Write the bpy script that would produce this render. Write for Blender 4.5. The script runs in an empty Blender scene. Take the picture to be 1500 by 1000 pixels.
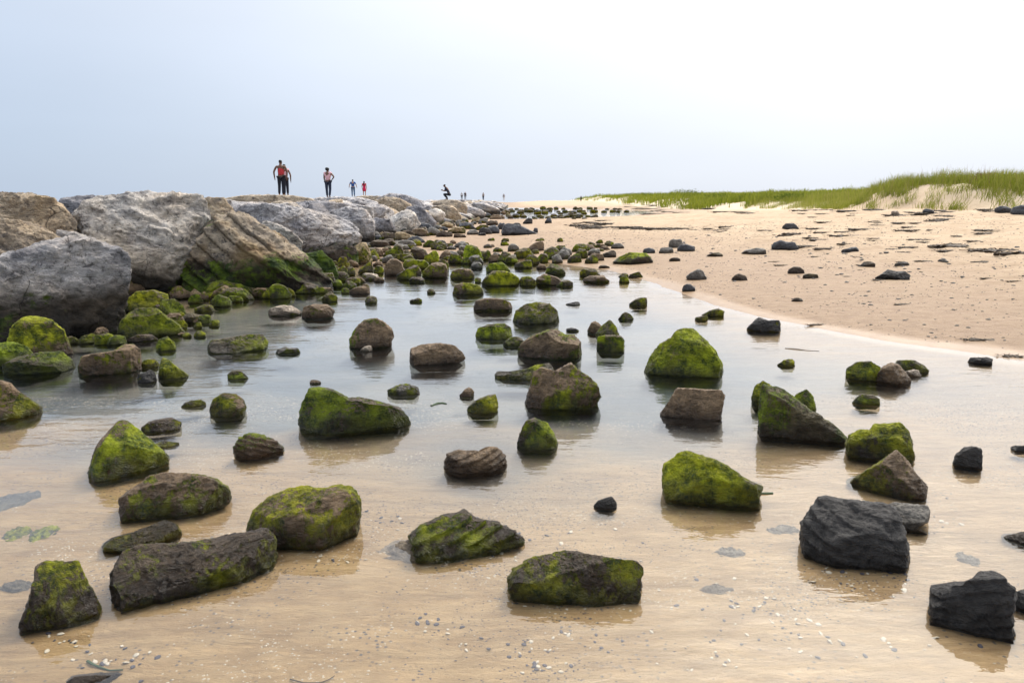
import bpy, math, random
import numpy as np
from mathutils import Vector

# ------------------------------------------------------------------ camera, sky, sun, exposure
scene = bpy.context.scene
col = scene.collection
EYE = 1.6
PITCH = math.radians(10.8)
LENS = 26.0
FPX = 1500 * LENS / 36.0
cam_data = bpy.data.cameras.new("camera")
cam = bpy.data.objects.new("camera", cam_data)
col.objects.link(cam)
cam.location = (0, 0, EYE)
cam.rotation_euler = (math.radians(90) - PITCH, 0, 0)
cam_data.lens = LENS
cam_data.sensor_width = 36.0
cam_data.clip_start = 0.05
cam_data.clip_end = 9000
scene.camera = cam

SUN_AZ = math.radians(30)      # to the right of the view direction (+Y), in front of the camera
SUN_EL = math.radians(50)
SUN_DIR = (math.sin(SUN_AZ) * math.cos(SUN_EL), math.cos(SUN_AZ) * math.cos(SUN_EL), math.sin(SUN_EL))

world = bpy.data.worlds.new("World")
scene.world = world
world.use_nodes = True
wn, wl = world.node_tree.nodes, world.node_tree.links
wn.clear()
w_out = wn.new("ShaderNodeOutputWorld")
w_bg = wn.new("ShaderNodeBackground")
w_sky = wn.new("ShaderNodeTexSky")
w_sky.sky_type = 'NISHITA'
w_sky.sun_disc = False
w_sky.sun_elevation = SUN_EL
w_sky.sun_rotation = SUN_AZ
w_sky.air_density = 1.0
w_sky.dust_density = 1.0
w_sky.ozone_density = 1.0
SKY_STRENGTH = 0.10
w_bg.inputs['Strength'].default_value = SKY_STRENGTH


def wmath(op, a, b=None, clamp=False):
    n = wn.new("ShaderNodeMath")
    n.operation = op
    n.use_clamp = clamp
    for i, v in enumerate((a, b)):
        if v is None:
            continue
        if isinstance(v, (int, float)):
            n.inputs[i].default_value = v
        else:
            wl.new(v, n.inputs[i])
    return n.outputs[0]


def wmix(fac, a, b, mode='MIX'):
    n = wn.new("ShaderNodeMix")
    n.data_type = 'RGBA'
    n.blend_type = mode
    for s, v in ((0, fac), (6, a), (7, b)):
        if isinstance(v, (int, float)):
            n.inputs[s].default_value = v
        elif isinstance(v, tuple):
            n.inputs[s].default_value = (*v, 1)
        else:
            wl.new(v, n.inputs[s])
    return n.outputs[2]


w_tc = wn.new("ShaderNodeTexCoord")
w_dot = wn.new("ShaderNodeVectorMath")
w_dot.operation = 'DOT_PRODUCT'
wl.new(w_tc.outputs['Generated'], w_dot.inputs[0])
w_dot.inputs[1].default_value = SUN_DIR
cosang = wmath('MAXIMUM', w_dot.outputs['Value'], 0.0)
# a thin overcast veil, brightest around the hidden sun, faint soft cloud structure in it
glow1 = wmath('POWER', cosang, 3.0)
glow2 = wmath('POWER', cosang, 22.0)
w_sep = wn.new("ShaderNodeSeparateXYZ")
wl.new(w_tc.outputs['Generated'], w_sep.inputs[0])
upz = wmath('MAXIMUM', w_sep.outputs['Z'], 0.0)
w_map = wn.new("ShaderNodeMapping")
w_map.inputs['Scale'].default_value = (1.4, 1.4, 5.0)
wl.new(w_tc.outputs['Generated'], w_map.inputs['Vector'])
w_noise = wn.new("ShaderNodeTexNoise")
w_noise.inputs['Scale'].default_value = 1.3
w_noise.inputs['Detail'].default_value = 4.0
w_noise.inputs['Roughness'].default_value = 0.45
wl.new(w_map.outputs['Vector'], w_noise.inputs['Vector'])
cloud = wmath('MULTIPLY', wmath('SUBTRACT', w_noise.outputs['Fac'], 0.5), 0.22)
VEIL_LOW = (4.6, 5.6, 7.1)      # times SKY_STRENGTH
VEIL_ZENITH = (11.0, 11.5, 12.6)
VEIL_SUN = (11.5, 9.6, 7.4)
VEIL_CORE = (85.0, 81.0, 74.0)
veil = wmix(1.0, VEIL_LOW, wmix(wmath('MULTIPLY', upz, upz), (0, 0, 0), VEIL_ZENITH), 'ADD')
veil = wmix(1.0, veil, wmix(glow1, (0, 0, 0), VEIL_SUN), 'ADD')
veil = wmix(1.0, veil, wmix(glow2, (0, 0, 0), VEIL_CORE), 'ADD')
bright = wmath('ADD', cloud, 1.0)
w_comb = wn.new("ShaderNodeCombineColor")
for i in range(3):
    wl.new(bright, w_comb.inputs[i])
veil = wmix(1.0, veil, w_comb.outputs[0], 'MULTIPLY')
final_sky = wmix(0.93, w_sky.outputs[0], veil)
wl.new(final_sky, w_bg.inputs['Color'])
wl.new(w_bg.outputs[0], w_out.inputs['Surface'])

sun_data = bpy.data.lights.new("sun", 'SUN')
sun_data.energy = 1.5
sun_data.angle = math.radians(12)
sun_data.color = (1.0, 0.95, 0.87)
sun = bpy.data.objects.new("sun", sun_data)
col.objects.link(sun)
sun.rotation_euler = Vector(SUN_DIR).to_track_quat('Z', 'Y').to_euler()

scene.view_settings.view_transform = 'Standard'
scene.view_settings.look = 'None'
scene.view_settings.exposure = 0.16
scene.view_settings.gamma = 1.0
scene.view_settings.use_curve_mapping = False
scene.render.engine = 'CYCLES'
scene.cycles.use_denoising = True
scene.cycles.max_bounces = 6
scene.cycles.diffuse_bounces = 2
scene.cycles.glossy_bounces = 3
scene.cycles.transmission_bounces = 2
scene.cycles.transparent_max_bounces = 6
scene.cycles.caustics_reflective = False
scene.cycles.caustics_refractive = False

random.seed(7)
RNG = np.random.default_rng(11)


# ------------------------------------------------------------------ numpy noise
def _hash(ix, iy, iz, seed):
    h = (ix.astype(np.int64) * 374761393 + iy.astype(np.int64) * 668265263 + iz.astype(np.int64) * 2147483647 + seed * 974634721) & 0xFFFFFFFF
    h = ((h ^ (h >> 13)) * 1274126177) & 0xFFFFFFFF
    h = h ^ (h >> 16)
    return (h & 0xFFFFFF).astype(np.float64) / float(0xFFFFFF)


def vnoise(p, seed=0):
    i = np.floor(p)
    f = p - i
    f = f * f * f * (f * (f * 6 - 15) + 10)
    ix, iy, iz = i[:, 0], i[:, 1], i[:, 2]
    r = 0
    for dx in (0, 1):
        wx = f[:, 0] if dx else 1 - f[:, 0]
        for dy in (0, 1):
            wy = f[:, 1] if dy else 1 - f[:, 1]
            for dz in (0, 1):
                wz = f[:, 2] if dz else 1 - f[:, 2]
                r = r + wx * wy * wz * _hash(ix + dx, iy + dy, iz + dz, seed)
    return r * 2 - 1


def fbm(p, octaves=4, gain=0.5, seed=0):
    a, s, t = 1.0, 0.0, 0.0
    q = np.array(p, dtype=np.float64)
    for k in range(octaves):
        s = s + a * vnoise(q + 17.3 * k, seed + k)
        t += a
        a *= gain
        q = q * 2.03
    return s / t


def smooth(e0, e1, x):
    t = np.clip((x - e0) / (e1 - e0), 0, 1)
    return t * t * (3 - 2 * t)


# ------------------------------------------------------------------ from a pixel of the photograph (1500 x 1000) to the place
CP, SP = math.cos(PITCH), math.sin(PITCH)


def ray(px, py):
    a, b = (px - 750) / FPX, (500 - py) / FPX
    d = np.array([a, CP + b * SP, -SP + b * CP])
    return d / np.linalg.norm(d)


CAM = np.array([0, 0, EYE])


def ground0(px, py, z=0.0):
    d = ray(px, py)
    return CAM + d * ((z - EYE) / d[2])


def project(P):
    q = P - CAM
    f = q[:, 1] * CP - q[:, 2] * SP
    u = q[:, 1] * SP + q[:, 2] * CP
    return 750 + FPX * q[:, 0] / f, 500 - FPX * u / f


# ------------------------------------------------------------------ terrain
def world_poly(pts):
    return np.array([ground0(*p)[:2] for p in pts])


POOL = world_poly([(1700, 560), (1560, 536), (1480, 527), (1400, 514), (1300, 499), (1200, 480), (1130, 466), (1050, 446),
                   (965, 420), (925, 405), (895, 396), (860, 391), (800, 384), (740, 378), (690, 376), (640, 382), (580, 386), (530, 388),
                   (490, 396), (440, 410), (330, 420), (200, 440), (60, 470)])
POOL = np.vstack([POOL, [[-8, 8], [-8, 5], [-6, 2.5], [-5, -6], [9, -6], [9, 3]]])
POOL2 = np.array([[-3, 64], [2, 62], [8.5, 70], [12, 76], [15, 88], [20, 104], [21, 116], [17, 132], [12, 160], [2, 170], [-3, 165]], dtype=float)


def poly_sd(P, x, y):
    """Signed distance to the polygon P (negative inside)."""
    n = len(P)
    d2 = np.full(x.shape, 1e18)
    inside = np.zeros(x.shape, bool)
    for i in range(n):
        a, b = P[i], P[(i + 1) % n]
        e = b - a
        wx, wy = x - a[0], y - a[1]
        t = np.clip((wx * e[0] + wy * e[1]) / (e @ e), 0, 1)
        d2 = np.minimum(d2, (wx - t * e[0]) ** 2 + (wy - t * e[1]) ** 2)
        c = ((a[1] <= y) & (b[1] > y)) | ((b[1] <= y) & (a[1] > y))
        den = (b[1] - a[1]) if b[1] != a[1] else 1e-9
        xi = a[0] + (y - a[1]) / den * (b[0] - a[0])
        inside ^= c & (x < xi)
    d = np.sqrt(d2)
    return np.where(inside, -d, d)


def terrain(x, y, fine=True):
    x = np.asarray(x, float)
    y = np.asarray(y, float)
    shp = x.shape
    x, y = x.ravel(), y.ravel()
    p2 = np.stack([x, y, np.zeros_like(x)], 1)
    wob = fbm(p2 * 0.5, 3, seed=3) * 0.35
    s1 = poly_sd(POOL, x, y)
    s2 = poly_sd(POOL2, x, y)
    s = np.minimum(s1 + wob * np.clip(s1 / 2 + 0.6, 0.25, 1), s2 + 0)
    # beach
    top = 0.10 + 0.36 * smooth(-4, 8, x) + 0.94 * smooth(4, 23, x)
    so = np.clip(s, 0, None)
    beach = top * (1 - np.exp(-so * 0.075 / top))
    # pool bed: a few centimetres deep near the camera, deeper further out
    wv = fbm(p2 * 0.8, 3, seed=52)
    depth = 0.030 + 0.02 * smooth(3.2, 5.0, y) + 0.13 * smooth(3.1, 7.2, y + 1.6 * wv - 0.3 * np.clip(x, 0, 9)) * smooth(6.0, 1.0, x - 0.12 * y)
    depth = depth * (1 - 0.5 * smooth(3.0, 2.0, y))
    si = np.clip(-s, 0, None)
    bed = -depth * (1 - np.exp(-si * 0.085 / np.maximum(depth, 0.03)))
    bed = np.where(s2 < 0, -0.25 * (1 - np.exp(-si * 0.4)), bed)
    h = np.where(s > 0, beach, bed)
    # dunes along the right hand side of the beach
    q = np.stack([x * 0.10, y * 0.055, np.zeros_like(x)], 1)
    edge = 25.0 + 2.0 * fbm(q * 1.3, 3, seed=21) - 4.5 * np.exp(-((y - 47) / 9) ** 2)
    rise = smooth(0, 4.2, x - edge)
    ridge = 0.92 + 0.75 * fbm(q * 1.3, 4, seed=5) + 0.5 * np.exp(-((y - 46) / 12) ** 2) + 0.5 * smooth(90, 260, y)
    ridge = ridge * (0.85 + 0.15 * smooth(25, 60, x))
    h = h + rise * np.clip(ridge, 0.35, 3) * smooth(420, 240, y)
    # rubble ground under the jetty
    jx = -5.4 + 1.6 * smooth(16, 30, y)
    j = smooth(0, -2.6, x - jx) * smooth(-17.5, -15.0, x) * smooth(4.5, 9.0, y)
    h = h * (1 - j) + j * 0.3
    h = np.where(x < -15, h + (-1.5 - h) * smooth(-15, -20, x), h)
    far = smooth(520, 700, y)
    h = h * (1 - far) - 1.2 * far
    if fine:
        amp = 0.085 * smooth(0.05, 0.6, h) + 0.014
        lump = fbm(p2 * 1.5, 5, 0.6, seed=9)
        pits = smooth(0.25, 0.75, vnoise(p2 * 2.3 + 40.0, 71)) + 0.7 * smooth(0.3, 0.8, vnoise(p2 * 3.7 + 11.0, 72))
        h = h - 0.045 * pits * smooth(0.10, 0.45, h) * (x > -3) * (y < 60)
        h = h + 0.16 * fbm(p2 * 0.7, 4, 0.6, seed=15) * rise
        h = h + amp * lump * np.where(s > 0, smooth(0, 1.5, s), 0.45)
        # flow ripples on the shallow bed
        rp = np.stack([x * 3.0, y * 9.0 + 1.2 * x, np.zeros_like(x)], 1)
        h = h + np.where(s < 0, 0.004 * vnoise(rp, 31) * smooth(9, 4, y), 0)
    return h.reshape(shp)


def level(x, y):
    """Height of whatever a stone stands in: water or sand."""
    return np.maximum(terrain(x, y), 0.0)


def hit(px, py):
    """First point of water or sand seen through a pixel."""
    d = ray(px, py)
    t = np.concatenate([np.arange(1.5, 40, 0.1), np.geomspace(40, 600, 500)])
    P = CAM + d[None] * t[:, None]
    below = P[:, 2] <= level(P[:, 0], P[:, 1])
    if not below.any():
        return CAM + d * 400
    k = int(np.argmax(below))
    if k == 0:
        return P[0]
    tt = np.linspace(t[k - 1], t[k], 12)
    P = CAM + d[None] * tt[:, None]
    below = P[:, 2] <= level(P[:, 0], P[:, 1])
    return P[int(np.argmax(below))] if below.any() else P[-1]


# ------------------------------------------------------------------ node helpers
class NT:
    def __init__(self, name):
        self.m = bpy.data.materials.new(name)
        self.m.use_nodes = True
        self.n = self.m.node_tree.nodes
        self.l = self.m.node_tree.links
        self.n.clear()
        self.out = self.n.new("ShaderNodeOutputMaterial")

    def put(self, sock, v):
        if v is None:
            return
        if isinstance(v, (int, float)):
            sock.default_value = v
        elif isinstance(v, tuple):
            sock.default_value = (*v, 1) if len(v) == 3 and sock.type == 'RGBA' else v
        else:
            self.l.new(v, sock)

    def math(self, op, a, b=None, c=None, clamp=False):
        n = self.n.new("ShaderNodeMath")
        n.operation = op
        n.use_clamp = clamp
        for i, v in enumerate((a, b, c)):
            self.put(n.inputs[i], v)
        return n.outputs[0]

    def mix(self, fac, a, b, mode='MIX'):
        n = self.n.new("ShaderNodeMix")
        n.data_type = 'RGBA'
        n.blend_type = mode
        self.put(n.inputs[0], fac)
        self.put(n.inputs[6], a)
        self.put(n.inputs[7], b)
        return n.outputs[2]

    def fmix(self, fac, a, b):
        n = self.n.new("ShaderNodeMix")
        n.data_type = 'FLOAT'
        self.put(n.inputs[0], fac)
        self.put(n.inputs[2], a)
        self.put(n.inputs[3], b)
        return n.outputs[0]

    def step(self, v, lo, hi, a=0.0, b=1.0):
        n = self.n.new("ShaderNodeMapRange")
        n.interpolation_type = 'SMOOTHSTEP'
        self.put(n.inputs['Value'], v)
        n.inputs['From Min'].default_value = lo
        n.inputs['From Max'].default_value = hi
        n.inputs['To Min'].default_value = a
        n.inputs['To Max'].default_value = b
        return n.outputs[0]

    def coords(self, kind='Object', scale=(1, 1, 1), rot=(0, 0, 0)):
        t = self.n.new("ShaderNodeTexCoord")
        if scale == (1, 1, 1) and rot == (0, 0, 0):
            return t.outputs[kind]
        m = self.n.new("ShaderNodeMapping")
        m.inputs['Scale'].default_value = scale
        m.inputs['Rotation'].default_value = rot
        self.l.new(t.outputs[kind], m.inputs['Vector'])
        return m.outputs['Vector']

    def noise(self, vec, scale, detail=4.0, rough=0.55, dist=0.0):
        n = self.n.new("ShaderNodeTexNoise")
        self.put(n.inputs['Vector'], vec)
        n.inputs['Scale'].default_value = scale
        n.inputs['Detail'].default_value = detail
        n.inputs['Roughness'].default_value = rough
        n.inputs['Distortion'].default_value = dist
        return n.outputs['Fac']

    def voronoi(self, vec, scale, feature='F1', out='Distance'):
        n = self.n.new("ShaderNodeTexVoronoi")
        n.feature = feature
        self.put(n.inputs['Vector'], vec)
        n.inputs['Scale'].default_value = scale
        return n.outputs[out]

    def attr(self, name, kind='GEOMETRY', out='Fac'):
        n = self.n.new("ShaderNodeAttribute")
        n.attribute_type = kind
        n.attribute_name = name
        return n.outputs[out]

    def bump(self, height, strength, distance, normal=None):
        n = self.n.new("ShaderNodeBump")
        self.put(n.inputs['Strength'], strength)
        n.inputs['Distance'].default_value = distance
        self.put(n.inputs['Height'], height)
        if normal is not None:
            self.l.new(normal, n.inputs['Normal'])
        return n.outputs[0]

    def bsdf(self, color, rough=0.8, normal=None, spec=0.5):
        n = self.n.new("ShaderNodeBsdfPrincipled")
        self.put(n.inputs['Base Color'], color)
        self.put(n.inputs['Roughness'], rough)
        self.put(n.inputs['Specular IOR Level'], spec)
        if normal is not None:
            self.l.new(normal, n.inputs['Normal'])
        self.l.new(n.outputs[0], self.out.inputs['Surface'])
        return n


def mat_rock():
    """Shore stone: object colour, mottling, algae where the 'moss' attribute says, wet dark foot."""
    t = NT("rock")
    co = t.coords()
    base = t.attr('tone', 'OBJECT', 'Color')
    n1 = t.noise(co, 5.0, 8, 0.65)
    n2 = t.noise(co, 42.0, 6, 0.7)
    c = t.mix(t.step(n1, 0.3, 0.72), t.mix(1.0, base, (0.55, 0.52, 0.50), 'MULTIPLY'), t.mix(1.0, base, (1.5, 1.46, 1.38), 'MULTIPLY'))
    c = t.mix(t.step(n2, 0.40, 0.75, 0, 0.8), c, t.mix(1.0, base, (1.9, 1.82, 1.66), 'MULTIPLY'))
    cr = t.noise(t.coords('Object', (1.0, 1.0, 2.2), (0.5, 0.3, 0.0)), 9.0, 9, 0.72, 1.5)
    c = t.mix(t.step(cr, 0.44, 0.30, 0, 0.75), c, t.mix(1.0, base, (0.25, 0.24, 0.24), 'MULTIPLY'))
    stain = t.attr('stain')
    c = t.mix(t.math('MULTIPLY', stain, 0.93), c, t.mix(t.step(n1, 0.35, 0.65), (0.012, 0.009, 0.005), (0.075, 0.045, 0.018)))
    moss = t.attr('moss')
    mn = t.math('ADD', t.math('MULTIPLY', t.noise(co, 22.0, 8, 0.78), 0.6), t.math('MULTIPLY', t.noise(t.coords('Object', (1.0, 1.0, 0.3)), 60.0, 5, 0.7), 0.4))
    mm = t.step(t.math('ADD', moss, t.math('MULTIPLY', t.math('SUBTRACT', mn, 0.5), 1.9)), 0.40, 0.60)
    mcol = t.mix(t.step(t.noise(co, 9.0, 8, 0.72), 0.36, 0.62), (0.026, 0.056, 0.002), (0.36, 0.44, 0.003))
    mcol = t.mix(t.step(t.noise(co, 60.0, 4, 0.7), 0.45, 0.75, 0, 0.6), mcol, (0.50, 0.52, 0.01))
    oi = t.n.new('ShaderNodeObjectInfo')
    mcol = t.mix(t.math('MULTIPLY', oi.outputs['Random'], 0.6), mcol, t.mix(1.0, mcol, (1.35, 0.92, 0.8), 'MULTIPLY'))
    mcol = t.mix(t.step(t.math('FRACT', t.math('MULTIPLY', oi.outputs['Random'], 7.3)), 0.45, 0.95, 0, 0.6), mcol, t.mix(1.0, mcol, (0.38, 0.50, 0.6), 'MULTIPLY'))
    mcol = t.mix(t.step(moss, 1.05, 0.5), mcol, t.mix(1.0, mcol, (0.60, 0.58, 0.6), 'MULTIPLY'))  # green darkens as moss value falls: shading of turned-away sides put into the colour
    c = t.mix(mm, c, mcol)
    wet = t.attr('wet')
    c = t.mix(wet, c, t.mix(1.0, c, (0.30, 0.27, 0.24), 'MULTIPLY'))
    rough = t.fmix(wet, t.fmix(mm, 0.62, 0.85), 0.28)
    h = t.math('ADD', t.math('ADD', t.math('MULTIPLY', n1, 0.9), t.math('MULTIPLY', cr, 1.1)), t.math('MULTIPLY', n2, 0.28))
    h = t.math('ADD', h, t.math('MULTIPLY', t.math('MULTIPLY', mm, t.noise(co, 95.0, 4, 0.75)), 0.55))
    t.bsdf(c, rough, t.bump(h, 1.0, 0.045), 0.4)
    return t.m


def mat_boulder():
    """Weathered jetty stone: grey with pale and rusty areas, dark pits, black and green tide zone at the foot."""
    t = NT("jetty_boulder")
    co = t.coords()
    base = t.attr('tone', 'OBJECT', 'Color')
    warp = t.coords('Object', (1.0, 1.0, 1.6), (0.45, 0.3, 0.0))
    n1 = t.noise(warp, 1.5, 12, 0.70, 0.25)
    n2 = t.noise(co, 12.0, 10, 0.75)
    n3 = t.noise(warp, 4.0, 12, 0.76, 0.5)
    wv = t.n.new('ShaderNodeVectorMath')
    wv.operation = 'MULTIPLY_ADD'
    nc = t.n.new('ShaderNodeTexNoise')
    t.l.new(co, nc.inputs['Vector'])
    nc.inputs['Scale'].default_value = 2.2
    nc.inputs['Detail'].default_value = 5
    t.l.new(nc.outputs['Color'], wv.inputs[0])
    wv.inputs[1].default_value = (0.55, 0.55, 0.55)
    t.l.new(warp, wv.inputs[2])
    crack = t.step(t.voronoi(wv.outputs[0], 1.1, 'DISTANCE_TO_EDGE'), 0.0, 0.014)
    fine = t.step(t.voronoi(wv.outputs[0], 3.6, 'DISTANCE_TO_EDGE'), 0.0, 0.03)
    c = t.mix(t.step(n1, 0.30, 0.68), t.mix(1.0, base, (0.36, 0.36, 0.40), 'MULTIPLY'), t.mix(1.0, base, (1.45, 1.40, 1.36), 'MULTIPLY'))
    c = t.mix(t.step(n3, 0.52, 0.70, 0, 0.7), c, t.mix(1.0, base, (1.75, 1.70, 1.62), 'MULTIPLY'))
    c = t.mix(t.step(n3, 0.46, 0.36, 0, 0.85), c, (0.045, 0.043, 0.046))
    c = t.mix(t.step(n2, 0.47, 0.36, 0, 0.75), c, (0.06, 0.055, 0.052))
    c = t.mix(t.step(n2, 0.54, 0.66, 0, 0.5), c, t.mix(1.0, base, (1.9, 1.85, 1.78), 'MULTIPLY'))
    c = t.mix(t.math('MULTIPLY', t.math('SUBTRACT', 1.0, crack), t.step(t.noise(co, 0.9, 4, 0.6), 0.50, 0.60, 0, 0.8)), c, (0.03, 0.028, 0.028))
    c = t.mix(t.math('MULTIPLY', t.math('SUBTRACT', 1.0, fine), t.step(n1, 0.50, 0.62, 0, 0.35)), c, (0.06, 0.057, 0.056))
    c = t.mix(t.math('MULTIPLY', t.attr('seam'), 0.85), c, (0.05, 0.035, 0.022))
    warmth = t.step(t.noise(co, 0.8, 5, 0.6), 0.42, 0.62, 0, 0.6)
    c = t.mix(warmth, c, t.mix(1.0, c, (1.12, 0.98, 0.80), 'MULTIPLY'))
    rust = t.math('MULTIPLY', t.step(t.noise(co, 1.3, 6, 0.6), 0.45, 0.66), t.attr('rust', 'OBJECT'))
    c = t.mix(rust, c, t.mix(t.step(n3, 0.35, 0.65), (0.16, 0.085, 0.035), (0.40, 0.28, 0.13)))
    stain = t.attr('stain')
    c = t.mix(t.math('MULTIPLY', stain, 0.95), c, t.mix(t.step(n1, 0.35, 0.65), (0.010, 0.008, 0.005), (0.055, 0.034, 0.015)))
    moss = t.attr('moss')
    mn = t.noise(co, 9.0, 7, 0.7)
    mm = t.step(t.math('ADD', moss, t.math('MULTIPLY', t.math('SUBTRACT', mn, 0.5), 0.9)), 0.38, 0.62)
    mcol = t.mix(t.step(t.noise(co, 5.0, 5, 0.6), 0.36, 0.66), (0.020, 0.040, 0.003), (0.14, 0.20, 0.006))
    c = t.mix(mm, c, mcol)
    wet = t.attr('wet')
    c = t.mix(wet, c, t.mix(1.0, c, (0.30, 0.27, 0.24), 'MULTIPLY'))
    h = t.math('ADD', t.math('MULTIPLY', n1, 1.6), t.math('ADD', t.math('MULTIPLY', n3, 1.0), t.math('MULTIPLY', n2, 0.4)))
    h = t.math('ADD', h, t.math('ADD', t.math('MULTIPLY', crack, 0.12), t.math('MULTIPLY', fine, 0.05)))
    t.bsdf(c, t.fmix(wet, 0.8, 0.35), t.bump(h, 1.0, 0.12), 0.35)
    return t.m


def mat_sand():
    t = NT("sand")
    co = t.coords()
    wet = t.attr('wetness')
    bed = t.attr('bed')
    dune = t.attr('dune')
    rub = t.attr('rubble')
    n1 = t.noise(co, 0.6, 6, 0.6)
    n2 = t.noise(co, 5.0, 6, 0.65)
    n3 = t.noise(co, 160.0, 3, 0.8)
    n4 = t.noise(t.coords('Object', (1.6, 6.0, 1.0), (0, 0, 0.12)), 1.1, 7, 0.7, 0.7)
    n5 = t.noise(t.coords('Object', (2.2, 6.5, 1.0), (0, 0, -0.35)), 3.2, 8, 0.75, 1.6)
    n6 = t.voronoi(co, 34.0)
    dry = t.mix(t.step(n1, 0.3, 0.7), (0.395, 0.278, 0.17), (0.50, 0.37, 0.238))
    dry = t.mix(t.step(n2, 0.35, 0.75, 0, 0.5), dry, (0.56, 0.43, 0.30))
    dry = t.mix(t.step(n4, 0.50, 0.72, 0, 0.35), dry, (0.34, 0.235, 0.14))
    dry = t.mix(dune, dry, (0.62, 0.50, 0.35))
    damp = t.mix(t.step(n2, 0.3, 0.7), (0.235, 0.140, 0.068), (0.30, 0.188, 0.098))
    c = t.mix(wet, dry, damp)
    bc = t.mix(t.step(n4, 0.33, 0.68), (0.265, 0.160, 0.066), (0.40, 0.262, 0.122))
    bc = t.mix(t.step(n2, 0.40, 0.72, 0, 0.6), bc, (0.41, 0.28, 0.142))
    bc = t.mix(t.step(t.noise(co, 1.4, 6, 0.62), 0.55, 0.72, 0, 0.45), bc, (0.22, 0.14, 0.068))
    bc = t.mix(t.step(n5, 0.57, 0.72, 0, 0.45), bc, (0.165, 0.105, 0.05))
    bc = t.mix(t.step(n5, 0.42, 0.30, 0, 0.5), bc, (0.52, 0.40, 0.25))
    bc = t.mix(t.math('MULTIPLY', t.step(n6, 0.30, 0.14), t.step(t.noise(co, 2.2, 5, 0.65), 0.47, 0.60)), bc, (0.09, 0.075, 0.07))
    c = t.mix(bed, c, bc)
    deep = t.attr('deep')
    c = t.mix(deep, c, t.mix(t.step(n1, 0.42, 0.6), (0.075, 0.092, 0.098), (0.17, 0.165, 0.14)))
    c = t.mix(t.step(n3, 0.60, 0.78, 0, 0.55), c, t.mix(1.0, c, (0.45, 0.42, 0.40), 'MULTIPLY'))
    c = t.mix(t.step(n3, 0.40, 0.24, 0, 0.45), c, t.mix(1.0, c, (1.5, 1.5, 1.5), 'MULTIPLY'))
    c = t.mix(rub, c, t.mix(n2, (0.02, 0.018, 0.015), (0.08, 0.065, 0.045)))
    film = t.attr('film')
    h = t.math('ADD', t.math('MULTIPLY', n2, 0.5), t.math('ADD', t.math('MULTIPLY', n4, 0.8), t.math('ADD', t.math('MULTIPLY', n5, 0.5), t.math('MULTIPLY', n3, 0.06))))
    t.bsdf(c, t.fmix(film, t.fmix(wet, 0.95, 0.6), 0.32), t.bump(h, t.fmix(film, 0.9, 0.12), 0.06), 0.4)
    return t.m


def mat_water():
    """Clear shallow water: see-through, reflecting by Fresnel, small ripples."""
    t = NT("water")
    co = t.coords()
    big = t.noise(t.coords('Object', (0.55, 1.6, 1.0)), 1.3, 3, 0.5)
    mid = t.noise(t.coords('Object', (1.0, 2.4, 1.0), (0, 0, 0.2)), 5.0, 3, 0.55, 0.3)
    fine = t.noise(t.coords('Object', (1.0, 1.7, 1.0)), 22.0, 2, 0.5)
    patch = t.step(t.noise(co, 0.7, 3, 0.5), 0.35, 0.68, 0.25, 1.0)
    h = t.math('ADD', t.math('MULTIPLY', big, 1.4), t.math('MULTIPLY', t.math('ADD', t.math('MULTIPLY', mid, 0.55), t.math('MULTIPLY', fine, 0.10)), patch))
    nrm = t.bump(h, 0.55, 0.017)
    # Schlick reflectance, the same from above and from below (a thin sheet, so no total internal reflection)
    geo = t.n.new("ShaderNodeNewGeometry")
    dt = t.n.new("ShaderNodeVectorMath")
    dt.operation = 'DOT_PRODUCT'
    t.l.new(geo.outputs['Incoming'], dt.inputs[0])
    t.l.new(nrm, dt.inputs[1])
    cosi = t.math('ABSOLUTE', dt.outputs['Value'])
    refl = t.math('ADD', 0.04, t.math('MULTIPLY', 0.96, t.math('POWER', t.math('SUBTRACT', 1.0, cosi, clamp=True), 4.2)), clamp=True)
    gl = t.n.new("ShaderNodeBsdfGlossy")
    gl.inputs['Roughness'].default_value = 0.015
    gl.inputs['Color'].default_value = (1, 1, 1, 1)
    t.l.new(nrm, gl.inputs['Normal'])
    tr = t.n.new("ShaderNodeBsdfTransparent")
    tr.inputs['Color'].default_value = (0.985, 0.985, 0.965, 1)
    mx = t.n.new("ShaderNodeMixShader")
    t.l.new(refl, mx.inputs[0])
    t.l.new(tr.outputs[0], mx.inputs[1])
    t.l.new(gl.outputs[0], mx.inputs[2])
    t.l.new(mx.outputs[0], t.out.inputs['Surface'])
    return t.m


def mat_plain(name, color, rough=0.8, var=0.35, scale=12.0):
    t = NT(name)
    n = t.noise(t.coords(), scale, 5, 0.6)
    c = t.mix(n, tuple(v * (1 - var) for v in color), tuple(min(1, v * (1 + var)) for v in color))
    t.bsdf(c, rough, t.bump(n, 0.4, 0.01), 0.3)
    return t.m


def mat_leaf(name, lo, hi, tip):
    t = NT(name)
    c = t.mix(t.attr('hue'), lo, hi)
    c = t.mix(t.attr('tip'), c, tip)
    b = t.n.new("ShaderNodeBsdfDiffuse")
    t.put(b.inputs['Color'], c)
    tl = t.n.new("ShaderNodeBsdfTranslucent")
    t.put(tl.inputs['Color'], c)
    mx = t.n.new("ShaderNodeMixShader")
    mx.inputs[0].default_value = 0.4
    t.l.new(b.outputs[0], mx.inputs[1])
    t.l.new(tl.outputs[0], mx.inputs[2])
    t.l.new(mx.outputs[0], t.out.inputs['Surface'])
    return t.m


ROCK_DARK = 1.1
M_ROCK, M_BOULDER, M_SAND, M_WATER = mat_rock(), mat_boulder(), mat_sand(), mat_water()


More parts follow.
